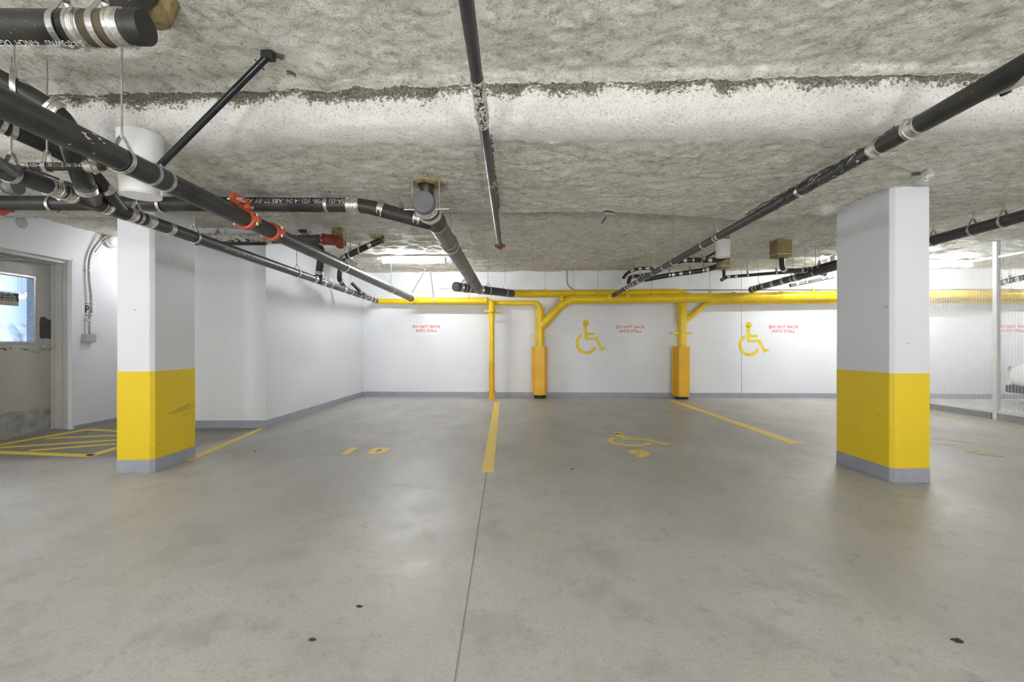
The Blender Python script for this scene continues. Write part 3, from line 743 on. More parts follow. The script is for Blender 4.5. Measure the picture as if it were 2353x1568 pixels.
# ---- 3. level drain across the left
r3 = .057
y3 = 3.72; zz = CAMH+(790-470)/FPX*3.72
t = thing('drain_pipe', 'thick level black drain pipe with white lettering passing the top of the left column', 'pipe', (-2.2, y3, zz))
a0 = Vector((-4.9, y3, zz)); a1 = U(832, 472, y=y3); a2 = U(880, 483, y=y3+.0); a3 = U(990, 513, y=y3-.04)
section(t, [a0, a1, a2+Vector((-.02, 0, 0)), a3], r3, 'abs', .16)
d_ = (a2-a1).normalized()
coupling(t, U(812, 472, y=y3), Xv, r3, .10); coupling(t, U(878, 482, y=y3), (a3-a2), r3, .05); coupling(t, U(962, 503, y=y3-.03), (a3-a2), r3, .06)
for px in (122, 372, 752): hanger(t, U(px, 470.5, y=y3), r3, ax=Xv)
hanger(t, U(922, 494, y=y3), r3, ax=(a3-a2))
printed(t, 'USA-(S) 870B- (G) -4 IN- ABS 77-BY AB', U(690, 470, y=y3), Xv, r3, 1.35, .05, -1)
redcoupling(t, U(-4, 474, y=y3), Xv, r3)

# ---- 4. big centre drain with grey cap
r4 = .077; p40 = U(973, 465, y=3.36); p41 = U(1098, 664, w=2.1); d4 = (p41-p40).normalized()
t = thing('drain_pipe', 'fat grey drain pipe with round end cap, running back from the middle of the ceiling', 'pipe', p40)
section(t, [p40, p41], r4, 'greyxfr')
endcap(t, p40, -d4, r4*.98); coupling(t, p40+d4*.10, d4, r4, .08); section(t, [p40+d4*.15, p40+d4*.50], r4*1.1, 'dusty', name='wye_fitting'); coupling(t, p40+d4*.22, d4, r4*1.08, .05)
band(t, p40+d4*.5, d4, r4, .05)
for s in (1.25,): hanger(t, p40+d4*s, r4, ax=d4)
hub(t, p40+d4*1.15, d4, r4, 'greyxfr', .12)
for s in (2.95, 3.1, 3.3, 3.5, 3.65): band(t, p40+d4*s, d4, r4, .03, 'xfr')
rz = U(980, 420, y=3.50)
section(t, [Vector((rz.x, 3.50, H2+.1)), Vector((rz.x, 3.50, p40.z+.09)), p40+d4*.33], .052, 'abs', .08, 'riser')
n_ = 22; sp = fbm(np.arange(n_)*1.0, np.zeros(n_), .9, 3, 9)
V = []
for z, ro in ((H2+.03, .115), (H2-.02, .115), (H2-.028, .072), (H2+.03, .066)):
    for k in range(n_):
        a = 2*math.pi*k/n_; q = ro+sp[k]*.03*(1 if ro > .09 else .5); V.append((rz.x+q*math.cos(a), 3.50+q*math.sin(a), z+sp[k]*.012))
F = [(i*n_+k, i*n_+(k+1) % n_, (i+1)*n_+(k+1) % n_, (i+1)*n_+k) for i in range(3) for k in range(n_)]
mk('fibre_sleeve', (V, F), M['sleeve'], t, smooth=True)
for px in (948, 1009):
    q = U(px, 484, y=3.42); mk('pipe_hanger', cyl(q, (q.x, q.y, H2+.03), .005, 8), M['steel'], t)
mk('trapeze_bar', cyl(U(928, 482, y=3.42), U(1032, 480, y=3.42), .006, 8), M['steel'], t)

# ---- 5. cross pipe at the end of it
p50 = U(1048, 659, w=2.1); p51 = U(1178, 675, w=.75); d5 = (p51-p50).normalized()
t = thing('drain_pipe', 'short black drain pipe with grey end cap joining the upper yellow pipe', 'pipe', p50)
section(t, [p50, p51], .072, 'xfr'); endcap(t, p50, -d5, .07); 
for s in (.10, .30, .62): coupling(t, p50+d5*s, d5, .072, .07)
L5 = (p51-p50).length
for s in (.12, .52, .84): hanger(t, p50+d5*L5*s, .072, ax=d5)

# ---- centre sprinkler branch tight under the beam
c0 = U(1063, -60, z=CAMH+1.15); c1 = U(1149, 566, z=CAMH+1.15); dc = (c1-c0).normalized()
t = thing('sprinkler_branch', 'thin dark sprinkler pipe crossing the ceiling at the centre, ending in a red cap', 'pipe', c1)
section(t, [c0, c1], .0265, 'iron')
mk('red_cap', join(lathe(c1-dc*.03, dc, [(0, .03), (0, .042), (.04, .042), (.045, .02)], 16), obox(c1-dc*.01, Vector((.062, 0, 0)), dc*.012, Vector((0, 0, .014)))), M['darkred'], t)
overspray(t, (c0+dc*((1.97-c0.y)/dc.y), c0+dc*((2.40-c0.y)/dc.y)), .0285, 1.0, 5, cut=-.02)
overspray(t, (c0+dc*(3.2-c0.y), c0+dc*(3.32-c0.y)), .0275, .5, 15, cut=.15)

# ---- R. right long drain
rr0 = Vector((2.17, 1.2, CAMH+1.180)); rr1 = U(1407, 680, w=.35); dR = (rr1-rr0).normalized()
def qR(y): return rr0+dR*((y-rr0.y)/dR.y)
t = thing('drain_pipe', 'long black drain pipe slanting from the upper right corner down to the yellow pipe', 'pipe', qR(4))
section(t, [qR(1.2), qR(2.36)], .048, 'abs'); section(t, [qR(2.36), qR(2.62)], .044, 'abs'); section(t, [qR(2.6), rr1], .038, 'xfr')
coupling(t, qR(2.38), dR, .048, .08); coupling(t, qR(2.62), dR, .043, .07)
overspray(t, (qR(2.66), qR(3.9)), .039, .75, 33, cut=.10, m='debris')
overspray(t, (qR(2.6), qR(3.2)), .0385, .4, 31, cut=.2)
band(t, qR(1.79), dR, .05, .06, 'plastic')
for y in (3.30, 4.55, 4.9, 6.1): band(t, qR(y), dR, .038, .03)
for y in (4.6, 5.75, 6.5, 7.15): hanger(t, qR(y), .038, ax=dR)
for y in (7.2, 7.45, 7.6, 7.75, 7.9, 8.8, 8.95): coupling(t, qR(y), dR, .038, .05, 14)
section(t, [qR(8.6), rr1+dR*.01], .043, 'abs')
# side piece beside it in the upper right corner
t = thing('pipe_shroud', 'pale stained box section beside the long drain in the upper right corner', 'bracket', (2.33, 1.9, 2.2))
A = U(2255, 222, y=2.20); B_ = U(2400, 165, y=1.75)
mk('shroud_side', obox((A+B_)/2, (B_-A)/2, Vector((0, .02, 0)), Vector((0, 0, .022))), M['plastic'], t, bevel=.004)
mk('clip', obox((A*.6+B_*.4)+Vector((0, -.01, 0)), Vector((.006, 0, 0)), Vector((0, .02, 0)), Vector((0, 0, .034))), M['ink'], t)

# ---- S6. drain on the far right, running along the beam edge
def q6(y): return Vector((4.80, y, CAMH+1.19-.027*(y-4.0)))
d6 = (q6(2)-q6(1)).normalized(); t = thing('drain_pipe', 'thick black drain pipe passing behind the right column down to the yellow pipes', 'pipe', q6(6))
e6 = onwall(4.8, 0, .33).y
section(t, [q6(2.5), q6(e6)], .056, 'xfr'); section(t, [q6(e6-.45), q6(e6+.01)], .060, 'abs')
for y in (e6-.12, e6-.45, e6-.75, e6-1.05, e6-1.4): coupling(t, q6(y), d6, .056, .07, 16)
for y in (4.33, 4.62, 5.05, 7.0, 7.55, 8.6): hanger(t, q6(y), .056, ax=d6)

# ---- cluster of small drains above stalls, right of centre
def run(name_label, pts, r, m='abs', cps=(), hgs=(), cap0=False, rad=.08, cat='pipe'):
    t = thing('drain_pipe', name_label, cat, pts[0])
    section(t, pts, r, m, rad, n=14)
    P = fillet(pts, rad) if len(pts) > 2 else pts
    L = [0]
    for i in range(1, len(P)): L.append(L[-1]+(P[i]-P[i-1]).length)
    def at(s):
        s *= L[-1]
        for i in range(1, len(P)):
            if L[i] >= s: k = (s-L[i-1])/max(1e-6, L[i]-L[i-1]); return P[i-1].lerp(P[i], k), (P[i]-P[i-1]).normalized()
        return P[-1], (P[-1]-P[-2]).normalized()
    for s in cps: p, d = at(s); coupling(t, p, d, r, .05, 14)
    for s in hgs:
        p, d = at(s)
        if abs(d.z) < .8: hanger(t, p, r, ax=Vector((d.x, d.y, 0)))
    if cap0: endcap(t, pts[0], (pts[0]-pts[1]), r)
    return t
run('sloping black drain branch meeting the long drain from the white bucket', [U(1480, 643, y=7.95), U(1540, 632, y=7.85), U(1615, 622, y=7.7), U(1652, 612, y=7.6)], .042, cps=(.4, .5, .85), hgs=(.35, .62, .8))
run('short arched black drain beside the lower end of the long drain', [U(1444, 652, w=.9), U(1447, 637, w=.9), U(1488, 632, w=1.3)], .036, cps=(.4, .9))
run('small dusty drain under the torn ceiling edge above the symbol', [U(1432, 640, y=8.3), U(1440, 628, y=8.3), U(1462, 618, y=8.2), U(1500, 616, y=8.1), U(1504, 632, y=8.0)], .028, cps=(.3, .5, .7), hgs=(.35, .65))
tt = run('level black drain just under the white bucket on the ceiling', [U(1545, 603, y=7.0), U(1575, 598, y=6.9), U(1652, 598, y=6.7), U(1668, 590, y=6.6)], .038, cps=(.25, .7), hgs=(.4, .55))
run('thin black branch rising to the white bucket', [U(1607, 600, y=6.6), U(1622, 592, y=6.5), U(1650, 577, y=6.35)], .016, cps=(.3,), hgs=())
tt = run('long thin black drain crossing behind the brown sleeve', [U(1659, 643, y=7.9), U(1669, 637, y=7.9), U(1790, 627, y=7.7), U(1830, 625, y=7.7)], .027, cps=(.1, .2), hgs=(.35, .72), cap0=True)
section(tt, [U(1664, 640, y=7.9), U(1663, 620, y=7.9)], .026, 'abs')
tt = run('black drain dropping from the brown sleeve and turning level', [U(1796, 585, y=6.6), U(1797, 622, y=6.75), U(1835, 623, y=6.9), U(1865, 618, y=7.1), U(1895, 630, y=7.25)], .038, cps=(.2, .5, .75, .95), hgs=(.6,), rad=.12)
def boxsleeve(root, c, hw, z0, z1):
    mk('fibre_sleeve', box((c.x-hw, c.y-hw, z0), (c.x+hw, c.y+hw, z1)), M['sleeve'], root, bevel=.006)
    mk('sleeve_tie', box((c.x-hw-.002, c.y-hw-.002, z0+.04), (c.x+hw+.002, c.y+hw+.002, z0+.046)), M['plastic'], root)
sc = U(1794, 572, y=6.6); boxsleeve(tt, sc, .105, U(1794, 590, y=6.5).z, H1+.02)
run('black branch sloping up behind the right column top', [U(1858, 622, y=7.1), U(1885, 612, y=6.9), U(1938, 598, y=6.6)], .030, cps=(.15,), hgs=(.35,))
run('slim grey drain stub hanging lower behind the thick drain', [U(1818, 656, y=8.4), U(1850, 650, y=8.4), U(1916, 636, y=8.2)], .030, 'greyxfr', cps=(.15, .9), hgs=(.4, .75), cap0=True)
run('dark drain pipes seen through the fence above the yellow pipes', [U(2285, 655, y=8.5), U(2320, 645, y=8.3), U(2380, 632, y=8.0)], .05, cps=(.3, .6), hgs=(.4,))

# ---- white buckets on the ceiling
def bucket(c, zt, zb, r, label):
    t = thing('plastic_bucket', label, 'bucket', (c.x, c.y, zb), 'white buckets fixed to the ceiling')
    mk('bucket_shell', lathe((c.x, c.y, zb), (0, 0, 1), [(0, r*.86), (.004, r*.88), (.05, r*.90), (zt-zb, r)], 40), M['plastic'], t, smooth=True)
    mk('bottom_rim', lathe((c.x, c.y, zb-.012), (0, 0, 1), [(0, r*.82), (0, r*.88), (.013, r*.885)], 40), M['plastic'], t, smooth=True)
    return t
c = U(324, 380, y=2.80); tb = bucket(c, H2+.03, U(324, 447, y=2.80).z, .118, 'large white bucket on the ceiling beside the left column')
c = U(1661, 570, y=6.25); tb = bucket(c, U(1661, 553, y=6.25).z, U(1661, 590, y=6.25).z, .102, 'small white bucket under a brown sleeve on the ceiling')
mk('fibre_sleeve', lathe((c.x, c.y, U(1661, 554, y=6.25).z), (0, 0, 1), [(0, .085), (.2, .085)], 20), M['sleeve'], tb)
c = U(1662, 605, y=7.2); tb = thing('fibre_sleeve_box', 'brown fibre sleeve box below the small white bucket', 'sleeve', (c.x, c.y, 2.2)); boxsleeve(tb, c, .075, U(1662, 618, y=7.2).z, H1+.02)

# ---- upper left foreground pipes
r8 = .056; y8 = 1.70; z8 = CAMH+(790-70)/FPX*1.7
a = Vector((-3.4, y8, z8-.01)); b = U(310, 63, y=y8)
t = thing('drain_pipe', 'big capped black drain pipe with silver bands, topmost at the upper left corner', 'pipe', b)
section(t, [a, b], r8, 'abs'); endcap(t, b+Vector((.02, 0, 0)), Xv, r8*.95, 'ink')
coupling(t, U(278, 63, y=y8), Xv, r8, .05); coupling(t, U(190, 66, y=y8), Xv, r8, .05); section(t, [U(200, 66, y=y8), U(262, 64, y=y8)], r8*1.06, 'dusty', name='wye_fitting')
hanger(t, U(148, 68, y=y8), r8, ax=Xv, zc=H1); hanger(t, U(236, 66, y=y8), r8, ax=Xv, zc=H1)
rb = U(290, 20, y=1.80); section(t, [U(262, 58, y=1.74), U(292, 8, y=1.84), Vector((-1.52, 2.0, H1+.05))], .05, 'abs', .05, 'riser')
coupling(t, U(282, 18, y=1.82), (U(292, 8, y=1.84)-U(262, 58, y=1.74)), .05, .05)
fs = U(352, 14, z=H1-.03)
mk('foam_sleeve', lathe((fs.x-.03, fs.y, H1-.10), (.25, -.1, 1), [(0, .06), (.02, .085), (.09, .10), (.14, .11)], 18), M['sleeve'], t, smooth=True)
printed(t, 'S-1-0-SWNS   4-INCH  OGZO-NGS', U(90, 90, y=y8), Xv, r8, 2.35, .026, -1)

# P9 elbow pipe coming down to the lower drain
t = thing('drain_pipe', 'black drain elbow turning down behind the sprinkler main onto the banded drain', 'pipe', U(190, 400, y=2.6))
w2 = q2(y2(214))+Zv*.01
p9 = [U(-90, 140, y=2.12), U(-10, 180, y=2.2), U(70, 222, y=2.28), U(150, 275, y=2.36), U(168, 350, y=2.48), U(196, 430, y=2.66), w2]
section(t, p9, .050, 'abs', .10)
coupling(t, U(122, 252, y=2.33), p9[3]-p9[2], .05, .05); band(t, U(45, 208, y=2.26), p9[3]-p9[2], .05, .03)
band(t, U(198, 434, y=2.66), p9[5]-p9[4], .05, .035)
hanger(t, U(32, 200, y=2.24), .05, ax=p9[3]-p9[2], zc=H1)
# P10
t = thing('drain_pipe', 'second black drain pipe sloping under the elbow to the banded drain', 'pipe', U(200, 390, y=2.75))
w3 = q2(y2(283))+Zv*.01
p10 = [U(-80, 245, y=2.25), U(0, 288, y=2.40), U(140, 352, y=2.62), U(212, 395, y=2.78), U(250, 445, y=2.9), w3]
section(t, p10, .037, 'abs', .08); band(t, U(243, 434, y=2.88), p10[4]-p10[3], .038, .05); band(t, U(6, 290, y=2.40), p10[2]-p10[1], .038, .02)
hanger(t, U(28, 300, y=2.44), .037, ax=p10[2]-p10[1], zc=H1)
# P11
t = thing('drain_pipe', 'short level black pipe with white lettering at the far left', 'pipe', U(140, 382, y=2.45))
section(t, [U(55, 383, y=2.45), U(238, 383, y=2.45)], .0205, 'abs'); coupling(t, U(62, 383, y=2.45), Xv, .021, .045, 14); coupling(t, U(208, 384, y=2.45), Xv, .024, .045, 14); coupling(t, U(226, 385, y=2.45), Xv, .023, .02, 14)
section(t, [U(44, 388, y=2.43), U(38, 400, y=2.3), U(-40, 345, y=1.9)], .020, 'abs', .03)
hanger(t, U(108, 383, y=2.45), .0205, ax=Xv, zc=H1); printed(t, '(GP)ABS-44-1N 1-1/2 IN-15-6-40L', U(134, 383, y=2.45), Xv, .0205, 1.6, .026)
# small capped stub under drain
t = thing('drain_pipe', 'stubby capped pipe end poking out at the left picture edge', 'pipe', U(30, 428, y=2.9))
section(t, [U(-60, 426, y=3.0), U(34, 430, y=3.0)], .045, 'xfr'); endcap(t, U(34, 430, y=3.0), Xv, .045); band(t, U(10, 429, y=3.0), Xv, .045, .03)
# slim pipe crossing below
t = thing('drain_pipe', 'slim grey pipe slanting between the black drains at far left', 'pipe', U(120, 410, y=2.6))
section(t, [U(75, 392, y=2.62), U(172, 430, y=2.72)], .014, 'xfr')

# ---- 7. old pipe against the ceiling by the block, with red elbow
y7 = 5.80; a = U(440, 541, y=y7); a.x = -4.1; b = U(745, 550, y=y7)
t = thing('sprinkler_branch', 'dark pipe half buried in ceiling spray, ending at a red elbow', 'pipe', b)
a = Vector((-4.15, y7, b.z)); section(t, [a, b], .056, 'xfr')
section(t, [b, U(775, 553, y=y7-.02), U(783, 560, y=y7-.12)], .066, 'darkred', .06, 'red_elbow')
for p_, ax_ in ((U(744, 550, y=y7), Xv),): redcoupling(t, p_, ax_, .056, 'darkred')
c = U(779, 540, y=6.0); boxsleeve(t, c, .075, U(779, 562, y=6.0).z, H1+.02)
overspray(t, (Vector((-4.15, y7, b.z)), Vector((-2.95, y7, b.z))), .060, .8, 44)
for px in (500,): hanger(t, U(px, 549, y=y7), .056, ax=Xv)
section(t, [Vector((-4.15, y7-.05, b.z-.07)), Vector((b.x-.7, y7-.05, b.z-.07))], .02, 'abs')

# ---- pipes feeding the lower drain
def q2p(px): return q2(y2(px))
run('upright black drain dropping onto the lower banded drain', [U(715, 560, y=6.6), U(738, 572, y=6.4), U(737, 600, y=6.3), U(731, 650, y=q2p(731).y)], .05, cps=(.1, .82), rad=.06)
tt = run('black drain sloping down from a brown ceiling hole near the strip light', [U(878, 552, y=6.4), U(840, 568, y=6.4), U(790, 592, y=6.5), U(783, 606, y=6.7)], .043, cps=(.22, .95), hgs=(.4, .6))
c = U(866, 540, y=6.35); boxsleeve(tt, c, .085, U(866, 548, y=6.35).z, H1+.02); endcap(tt, U(880, 551, y=6.35), Xv, .045, 'dusty')
run('short banded drain stub hanging beside the sprinkler main', [U(800, 596, y=6.9), U(822, 610, y=6.9)], .03, 'band', cps=(.1, .5, .9), hgs=(.3,))
run('black and silver drain bend onto the lower drain, third feeder', [U(782, 616, y=7.2), U(779, 640, y=7.2), U(790, 660, y=q2p(805).y-.1), q2p(805)], .038, cps=(.35, .75), rad=.1)
run('black and silver feeder nearest the yellow pipe', [U(808, 650, y=7.9), U(830, 672, y=8.0), q2p(850)], .03, cps=(.2, .5, .8), rad=.08)

# ================================================================ YELLOW PIPES ON THE BACK WALL
def ypipe(label, pts, r, rad=.1, m='yellow', couple=(), hgs=(), obj=None):
    t = obj or thing('yellow_pipe', label, 'pipe', pts[0], 'yellow pipes along the back wall')
    section(t, pts, r, m, rad, n=20)
    for p, d in couple: band(t, p, d, r, .045, m)
    for p in hgs: hanger(t, p, r, ax=WT, rodm='yellow', zc=p.z+r+.13); mk('hanger_rod', cyl((p.x, p.y, p.z+r+.12), (p.x, p.y, H1+.02), .0045, 6), M['galv'], t)
    return t
# A sprinkler down to floor
tA = ypipe('yellow sprinkler pipe from the sprinkler main, elbowing down to the floor', [U(952, 691, w=.38), U(1130, 692, w=.38), U(1130, 740, w=.38)], .062, .10, hgs=(U(1078, 692, w=.38),))
gy = U(1130, 918, z=0); 
section(tA, [U(1130, 730, w=.38), Vector((U(1130, 800, w=.38).x, U(1130, 800, w=.38).y, .0))], .055, 'yellow')
Ab = U(1130, 800, w=.38)
section(tA, [Vector((Ab.x, Ab.y, .76)), Vector((Ab.x, Ab.y, .0))], .057, 'orange_guard')
redcoupling(tA, U(958, 691, w=.38), WT, .062, 'yellow'); redcoupling(tA, U(1118, 692, w=.38), WT, .062, 'yellow'); redcoupling(tA, U(997, 692, w=.38), WT, .05, 'yellow'); redcoupling(tA, U(1130, 716, w=.38), Zv, .058, 'yellow')
mk('wall_bracket', obox(U(1130, 715, w=.36), WT*.15, WN*.02, Zv*.02), M['yellow'], tA, bevel=.003)
mk('base_plate', lathe((Ab.x, Ab.y, 0), Zv, [(0, .085), (.01, .085), (.012, .06)], 20), M['yellow'], tA)
for e in (-1, 1): mk('side_plug', cyl(Vector((Ab.x, Ab.y, .155))+WT*e*.05, Vector((Ab.x, Ab.y, .155))+WT*e*.085, .018, 10), M['galv'], tA)
# B drain
sx1 = U(1241, 850, w=.18); 
tB = ypipe('thinner yellow pipe continuing the black lower drain, bending down into the first guarded stack', [e2-WT*.02, U(950, 694, w=.19), U(1130, 696, w=.18), U(1241, 697, w=.18), U(1241, 745, w=.18)], .052, .14, hgs=())
section(tB, [U(1241, 712, w=.18), Vector((sx1.x, sx1.y, .03))], .088, 'yellow')
for py in (712, 735, 775): band(tB, U(1241, py, w=.18), Zv, .088, .04, 'yellow')
mk('wall_bracket', obox(U(1241, 773, w=.2), WT*.19, WN*.02, Zv*.02), M['yellow'], tB, bevel=.003)
mk('base_fitting', lathe((sx1.x, sx1.y, 0), Zv, [(0, .12), (.05, .12), (.06, .09)], 20), M['ink'], tB)
# first diagonal + D
sx2 = U(1567, 850, w=.18)
tD = ypipe('thickest yellow pipe with hangers, running level behind the right column', [U(1246, 750, w=.20), U(1300, 689, w=.34), U(1500, 687, w=.34), U(1927, 679, w=.34), onwall(13.5, U(1927, 679, w=.34).z, .34)], .088, .22,
  hgs=(U(1318, 688, w=.34), U(1374, 688, w=.34), U(1498, 686, w=.34), U(1631, 685, w=.34), U(1868, 681, w=.34)))
for px in (1290, 1440, 1685, 1795): band(tD, U(px, 687-(px-1300)*.0125, w=.34), WT, .088, .06, 'yellow')
section(tD, [U(1567, 690, w=.26), U(1567, 720, w=.18), Vector((sx2.x, sx2.y, .03))], .088, 'yellow', .05)
for py in (745, 775): band(tD, U(1567, py, w=.18), Zv, .088, .04, 'yellow')
mk('wall_bracket', obox(U(1567, 766, w=.2), WT*.19, WN*.02, Zv*.02), M['yellow'], tD, bevel=.003)
mk('base_fitting', lathe((sx2.x, sx2.y, 0), Zv, [(0, .12), (.05, .12), (.06, .09)], 20), M['ink'], tD)
hub(tD, U(1400, 684, w=.34), Vector((0, -1, .1)), .05, 'yellow', .22)
# C
ypipe('yellow pipe in the top row between the short black drain and an elbow', [p51-d5*.02, U(1215, 676, w=.42), U(1330, 675, w=.16), U(1562, 672, w=.16), U(1584, 682, w=.26)], .072, .09, hgs=(U(1253, 676, w=.34),), couple=((U(1500, 673, w=.16), WT), (U(1425, 674, w=.16), WT)))
# E
ypipe('lower yellow pipe under the thickest one, with a slanting branch from the second stack', [U(1570, 742, w=.18), U(1625, 695, w=.16), U(1700, 694, w=.14), U(1927, 692, w=.14), onwall(13.5, U(1927, 692, w=.14).z, .14)], .052, .14, couple=((U(1600, 716, w=.17), Vector((.75, 0, .65))), (U(1905, 692, w=.14), WT)))
# guards
def guard(px0, px1, py0, py1, label, prow):
    zt = U((px0+px1)/2, py0, w=.3).z; zb = max(.05, U((px0+px1)/2, py1, w=.3).z)
    L = U(px0, 850, w=.10); R = U(px1, 850, w=.10); F_ = U(prow[0], 850, w=.34); G_ = U(prow[1], 850, w=.34)
    t = thing('pipe_guard', label, 'guard', Vector((F_.x, F_.y, zb)), 'steel guards around the yellow stacks')
    def pl(a, b, th=.006):
        d = (b-a).normalized(); n = Vector((d.y, -d.x, 0)); n = n if n.y < 0 else -n
        return prism([(a.x, a.y), (b.x, b.y), (b.x+n.x*th, b.y+n.y*th), (a.x+n.x*th, a.y+n.y*th)], zb, zt)
    mk('side_panel', pl(L, F_), M['orange_guard'], t); mk('front_panel', pl(F_, G_), M['orange_guard'], t); mk('side_panel', pl(G_, R), M['orange_guard'], t)
    for e, q in ((-1, L), (1, R)):
        mk('flange', prism([(q.x, q.y), ((q+WT*e*.03).x, (q+WT*e*.03).y), ((q+WT*e*.03+WN*.006).x, (q+WT*e*.03+WN*.006).y), ((q+WN*.006).x, (q+WN*.006).y)], zb+.03, zt), M['orange_guard'], t)
        for z in (zb+.12, zt-.12):
            q2_ = q+WT*e*.012+WN*.005; mk('bolt', cyl((q2_.x, q2_.y, z), (q2_.x+WN.x*.012, q2_.y+WN.y*.012, z), .009, 8), M['galv'], t)
    return t
guard(1225, 1255, 797, 908, 'narrow yellow steel guard around the first stack, between plain wall and the symbol', (1230, 1251))
guard(1547, 1581, 797, 912, 'angled yellow steel guard around the second stack between the two wall symbols', (1560, 1583))
# braces
for i, (q, lb) in enumerate(((U(945, 676, w=.42), 'thin brace slanting left to the yellow pipe under the strip light'), (U(997, 688, w=.44), 'thin brace nearly upright on the yellow pipe under the strip light'))):
    tp = U(984+i*3, 612, y=q.y-.1)
    o = thing('sway_brace', lb, 'brace', q); mk('brace_rod', cyl(tp+Vector((0, 0, .03)), q, .011, 8), M['conduit'], o); mk('end_clamp', obox(q, WT*.02, WN*.02, Zv*.02), M['steel'], o)
# wall conduit
o = thing('electrical_conduit', 'thin grey conduit curving down the back wall and running along above the yellow pipes', 'conduit', U(1303, 640, w=.02))
zc = U(1330, 667, w=.02).z
mk('tubing', tube(fillet([U(1303, 610, w=.02), U(1303, 655, w=.02), onwall(U(1318, 667, w=.02).x, zc, .02), onwall(13, zc-.03, .02)], .12), .011, 8), M['conduit'], o, smooth=True)
mk('tubing', cyl(U(1010, 664, w=.01), U(1300, 668, w=.01), .004, 6), M['conduit'], o)

# ================================================================ SIGNS AND SYMBOLS ON THE WALL
def stall_sign(px, py, label):
    c = U(px, py, w=.008); t = thing('stall_sign', label, 'sign', c, 'stall signs on the back wall')
    mk('plate', obox(U(px, py+1, w=.003), WT*.245, WN*.003, Zv*.115), M['signwhite'], t)
    vf = textmesh('DO NOT BACK\nINTO STALL', .083, .0012)
    mk('lettering', place(vf, U(px, py-1, w=.0075), WT, Zv), M['signred'], t)
    return t
stall_sign(980, 757, 'white sign reading DO NOT BACK INTO STALL, on the plain wall under the strip light')
stall_sign(1449, 758, 'white sign reading DO NOT BACK INTO STALL, between the two yellow stacks')
stall_sign(1801, 758, 'white sign reading DO NOT BACK INTO STALL, nearest the right column')
stall_sign(2329, 757, 'white sign reading DO NOT BACK INTO STALL, behind the mesh fence')
def symbol(name, label, group, o, ux, uy, s, m, lift):
    cx, cy = 495, 725
    body = [(450, 470), (500, 476), (503, 588), (598, 588), (598, 622), (505, 622), (507, 648), (630, 648), (692, 775), (735, 770), (743, 790), (678, 825), (604, 683), (470, 683)]
    head = [(487+40*math.cos(a), 463+40*math.sin(a)) for a in np.linspace(0, 2*math.pi, 22, endpoint=False)]
    arc = []
    A = np.radians(np.linspace(-118, -335, 34)); 
    V = []; F = []
    def add(poly):
        n = len(V); V.extend(poly); F.append(tuple(range(n, n+len(poly))))
    add(body); add(head)
    n = len(V)
    for a in A: V.append((cx+140*math.cos(a), cy+140*math.sin(a))); V.append((cx+101*math.cos(a), cy+101*math.sin(a)))
    for i in range(len(A)-1): F.append((n+2*i, n+2*i+1, n+2*i+3, n+2*i+2))
    nrm = Vector(ux).cross(Vector(uy)).normalized()
    W_ = [Vector(o)+Vector(ux)*((x-cx)*s)+Vector(uy)*((cy-y)*s)+nrm*lift for x, y in V]
    F = [f[::-1] for f in F]
    ob = mk(name, (W_, F), M[m]); so = ob.modifiers.new('thick', 'SOLIDIFY'); so.thickness = .001; so.offset = -1
    return tag(ob, label, 'symbol', group)
symbol('wheelchair_symbol', 'yellow wheelchair symbol on the back wall right of the first guarded stack', 'wheelchair symbols on the back wall', U(1348, 789.5, w=0), WT, Zv, .00162, 'symbolpaint', .0025)
symbol('wheelchair_symbol', 'yellow wheelchair symbol on the back wall across the vertical joint', 'wheelchair symbols on the back wall', U(1722, 794, w=0), WT, Zv, .00158, 'symbolpaint', .0025)
symbol('wheelchair_symbol', 'yellow wheelchair symbol on the floor above the number 9', 'wheelchair symbols on the floor', U(1446, 1015, z=0), Xv, Yv, .00178, 'linepaint', .0025)
symbol('wheelchair_symbol', 'faded yellow wheelchair symbol on the floor beyond the right column', 'wheelchair symbols on the floor', (4.80, 5.12, 0), Xv, Yv, .00178, 'fadedpaint', .0025)
def number(txt, c, size, label, m, off):
    vf = place(textmesh(txt, size, off), Vector(c)+Zv*.0025, Xv, Yv); o = mk('stall_number', vf, M[m]); so = o.modifiers.new('thick', 'SOLIDIFY'); so.thickness = .001; so.offset = -1
    tag(o, label, 'number', 'painted stall numbers')
number('1 0', (U(836, 1037.5, z=0).x, U(836, 1037.5, z=0).y, 0), .38, 'yellow painted number 10 on the floor of the plain stall', 'linepaint', .020)
number('9', (U(1471, 1044, z=0).x, U(1471, 1044, z=0).y, 0), .40, 'yellow painted number 9 below the floor wheelchair symbol', 'linepaint', .020)
number('8', (4.80, 4.5, 0), .40, 'faded yellow painted number 8 on the floor near the fence', 'fadedpaint', .012)

# ================================================================ FLOOR LINES
def line(pts, label, m='linepaint', group='painted stall lines'):
    q = [U(px, py, z=0) for px, py in pts]; o = mk('painted_line', prism([(v.x, v.y) for v in q], .0002, .0022), M[m])
    return tag(o, label, 'line', group)
line([(1106, 1086), (1134, 1086), (1149, 924), (1136, 924)], 'wide yellow line on the floor, from the yellow sprinkler pipe towards the viewer')
line([(1812, 1020), (1846, 1020), (1546, 919), (1531, 919)], 'long yellow floor line slanting from the second guarded stack to the right column')
line([(420, 1058), (438, 1061), (606, 986), (594, 986)], 'yellow floor line from behind the left column to the block corner')
o = mk('painted_line', prism([(6.58, 4.6), (6.66, 4.6), (6.66, 8.6), (6.58, 8.6)], .0002, .0022), M['fadedpaint']); tag(o, 'pale yellow floor line along the foot of the mesh fence', 'line', 'painted stall lines')
ht = thing('hatched_zone', 'yellow hatched no-parking box painted before the door, behind the left column', 'floor marking', U(150, 1015, z=0))
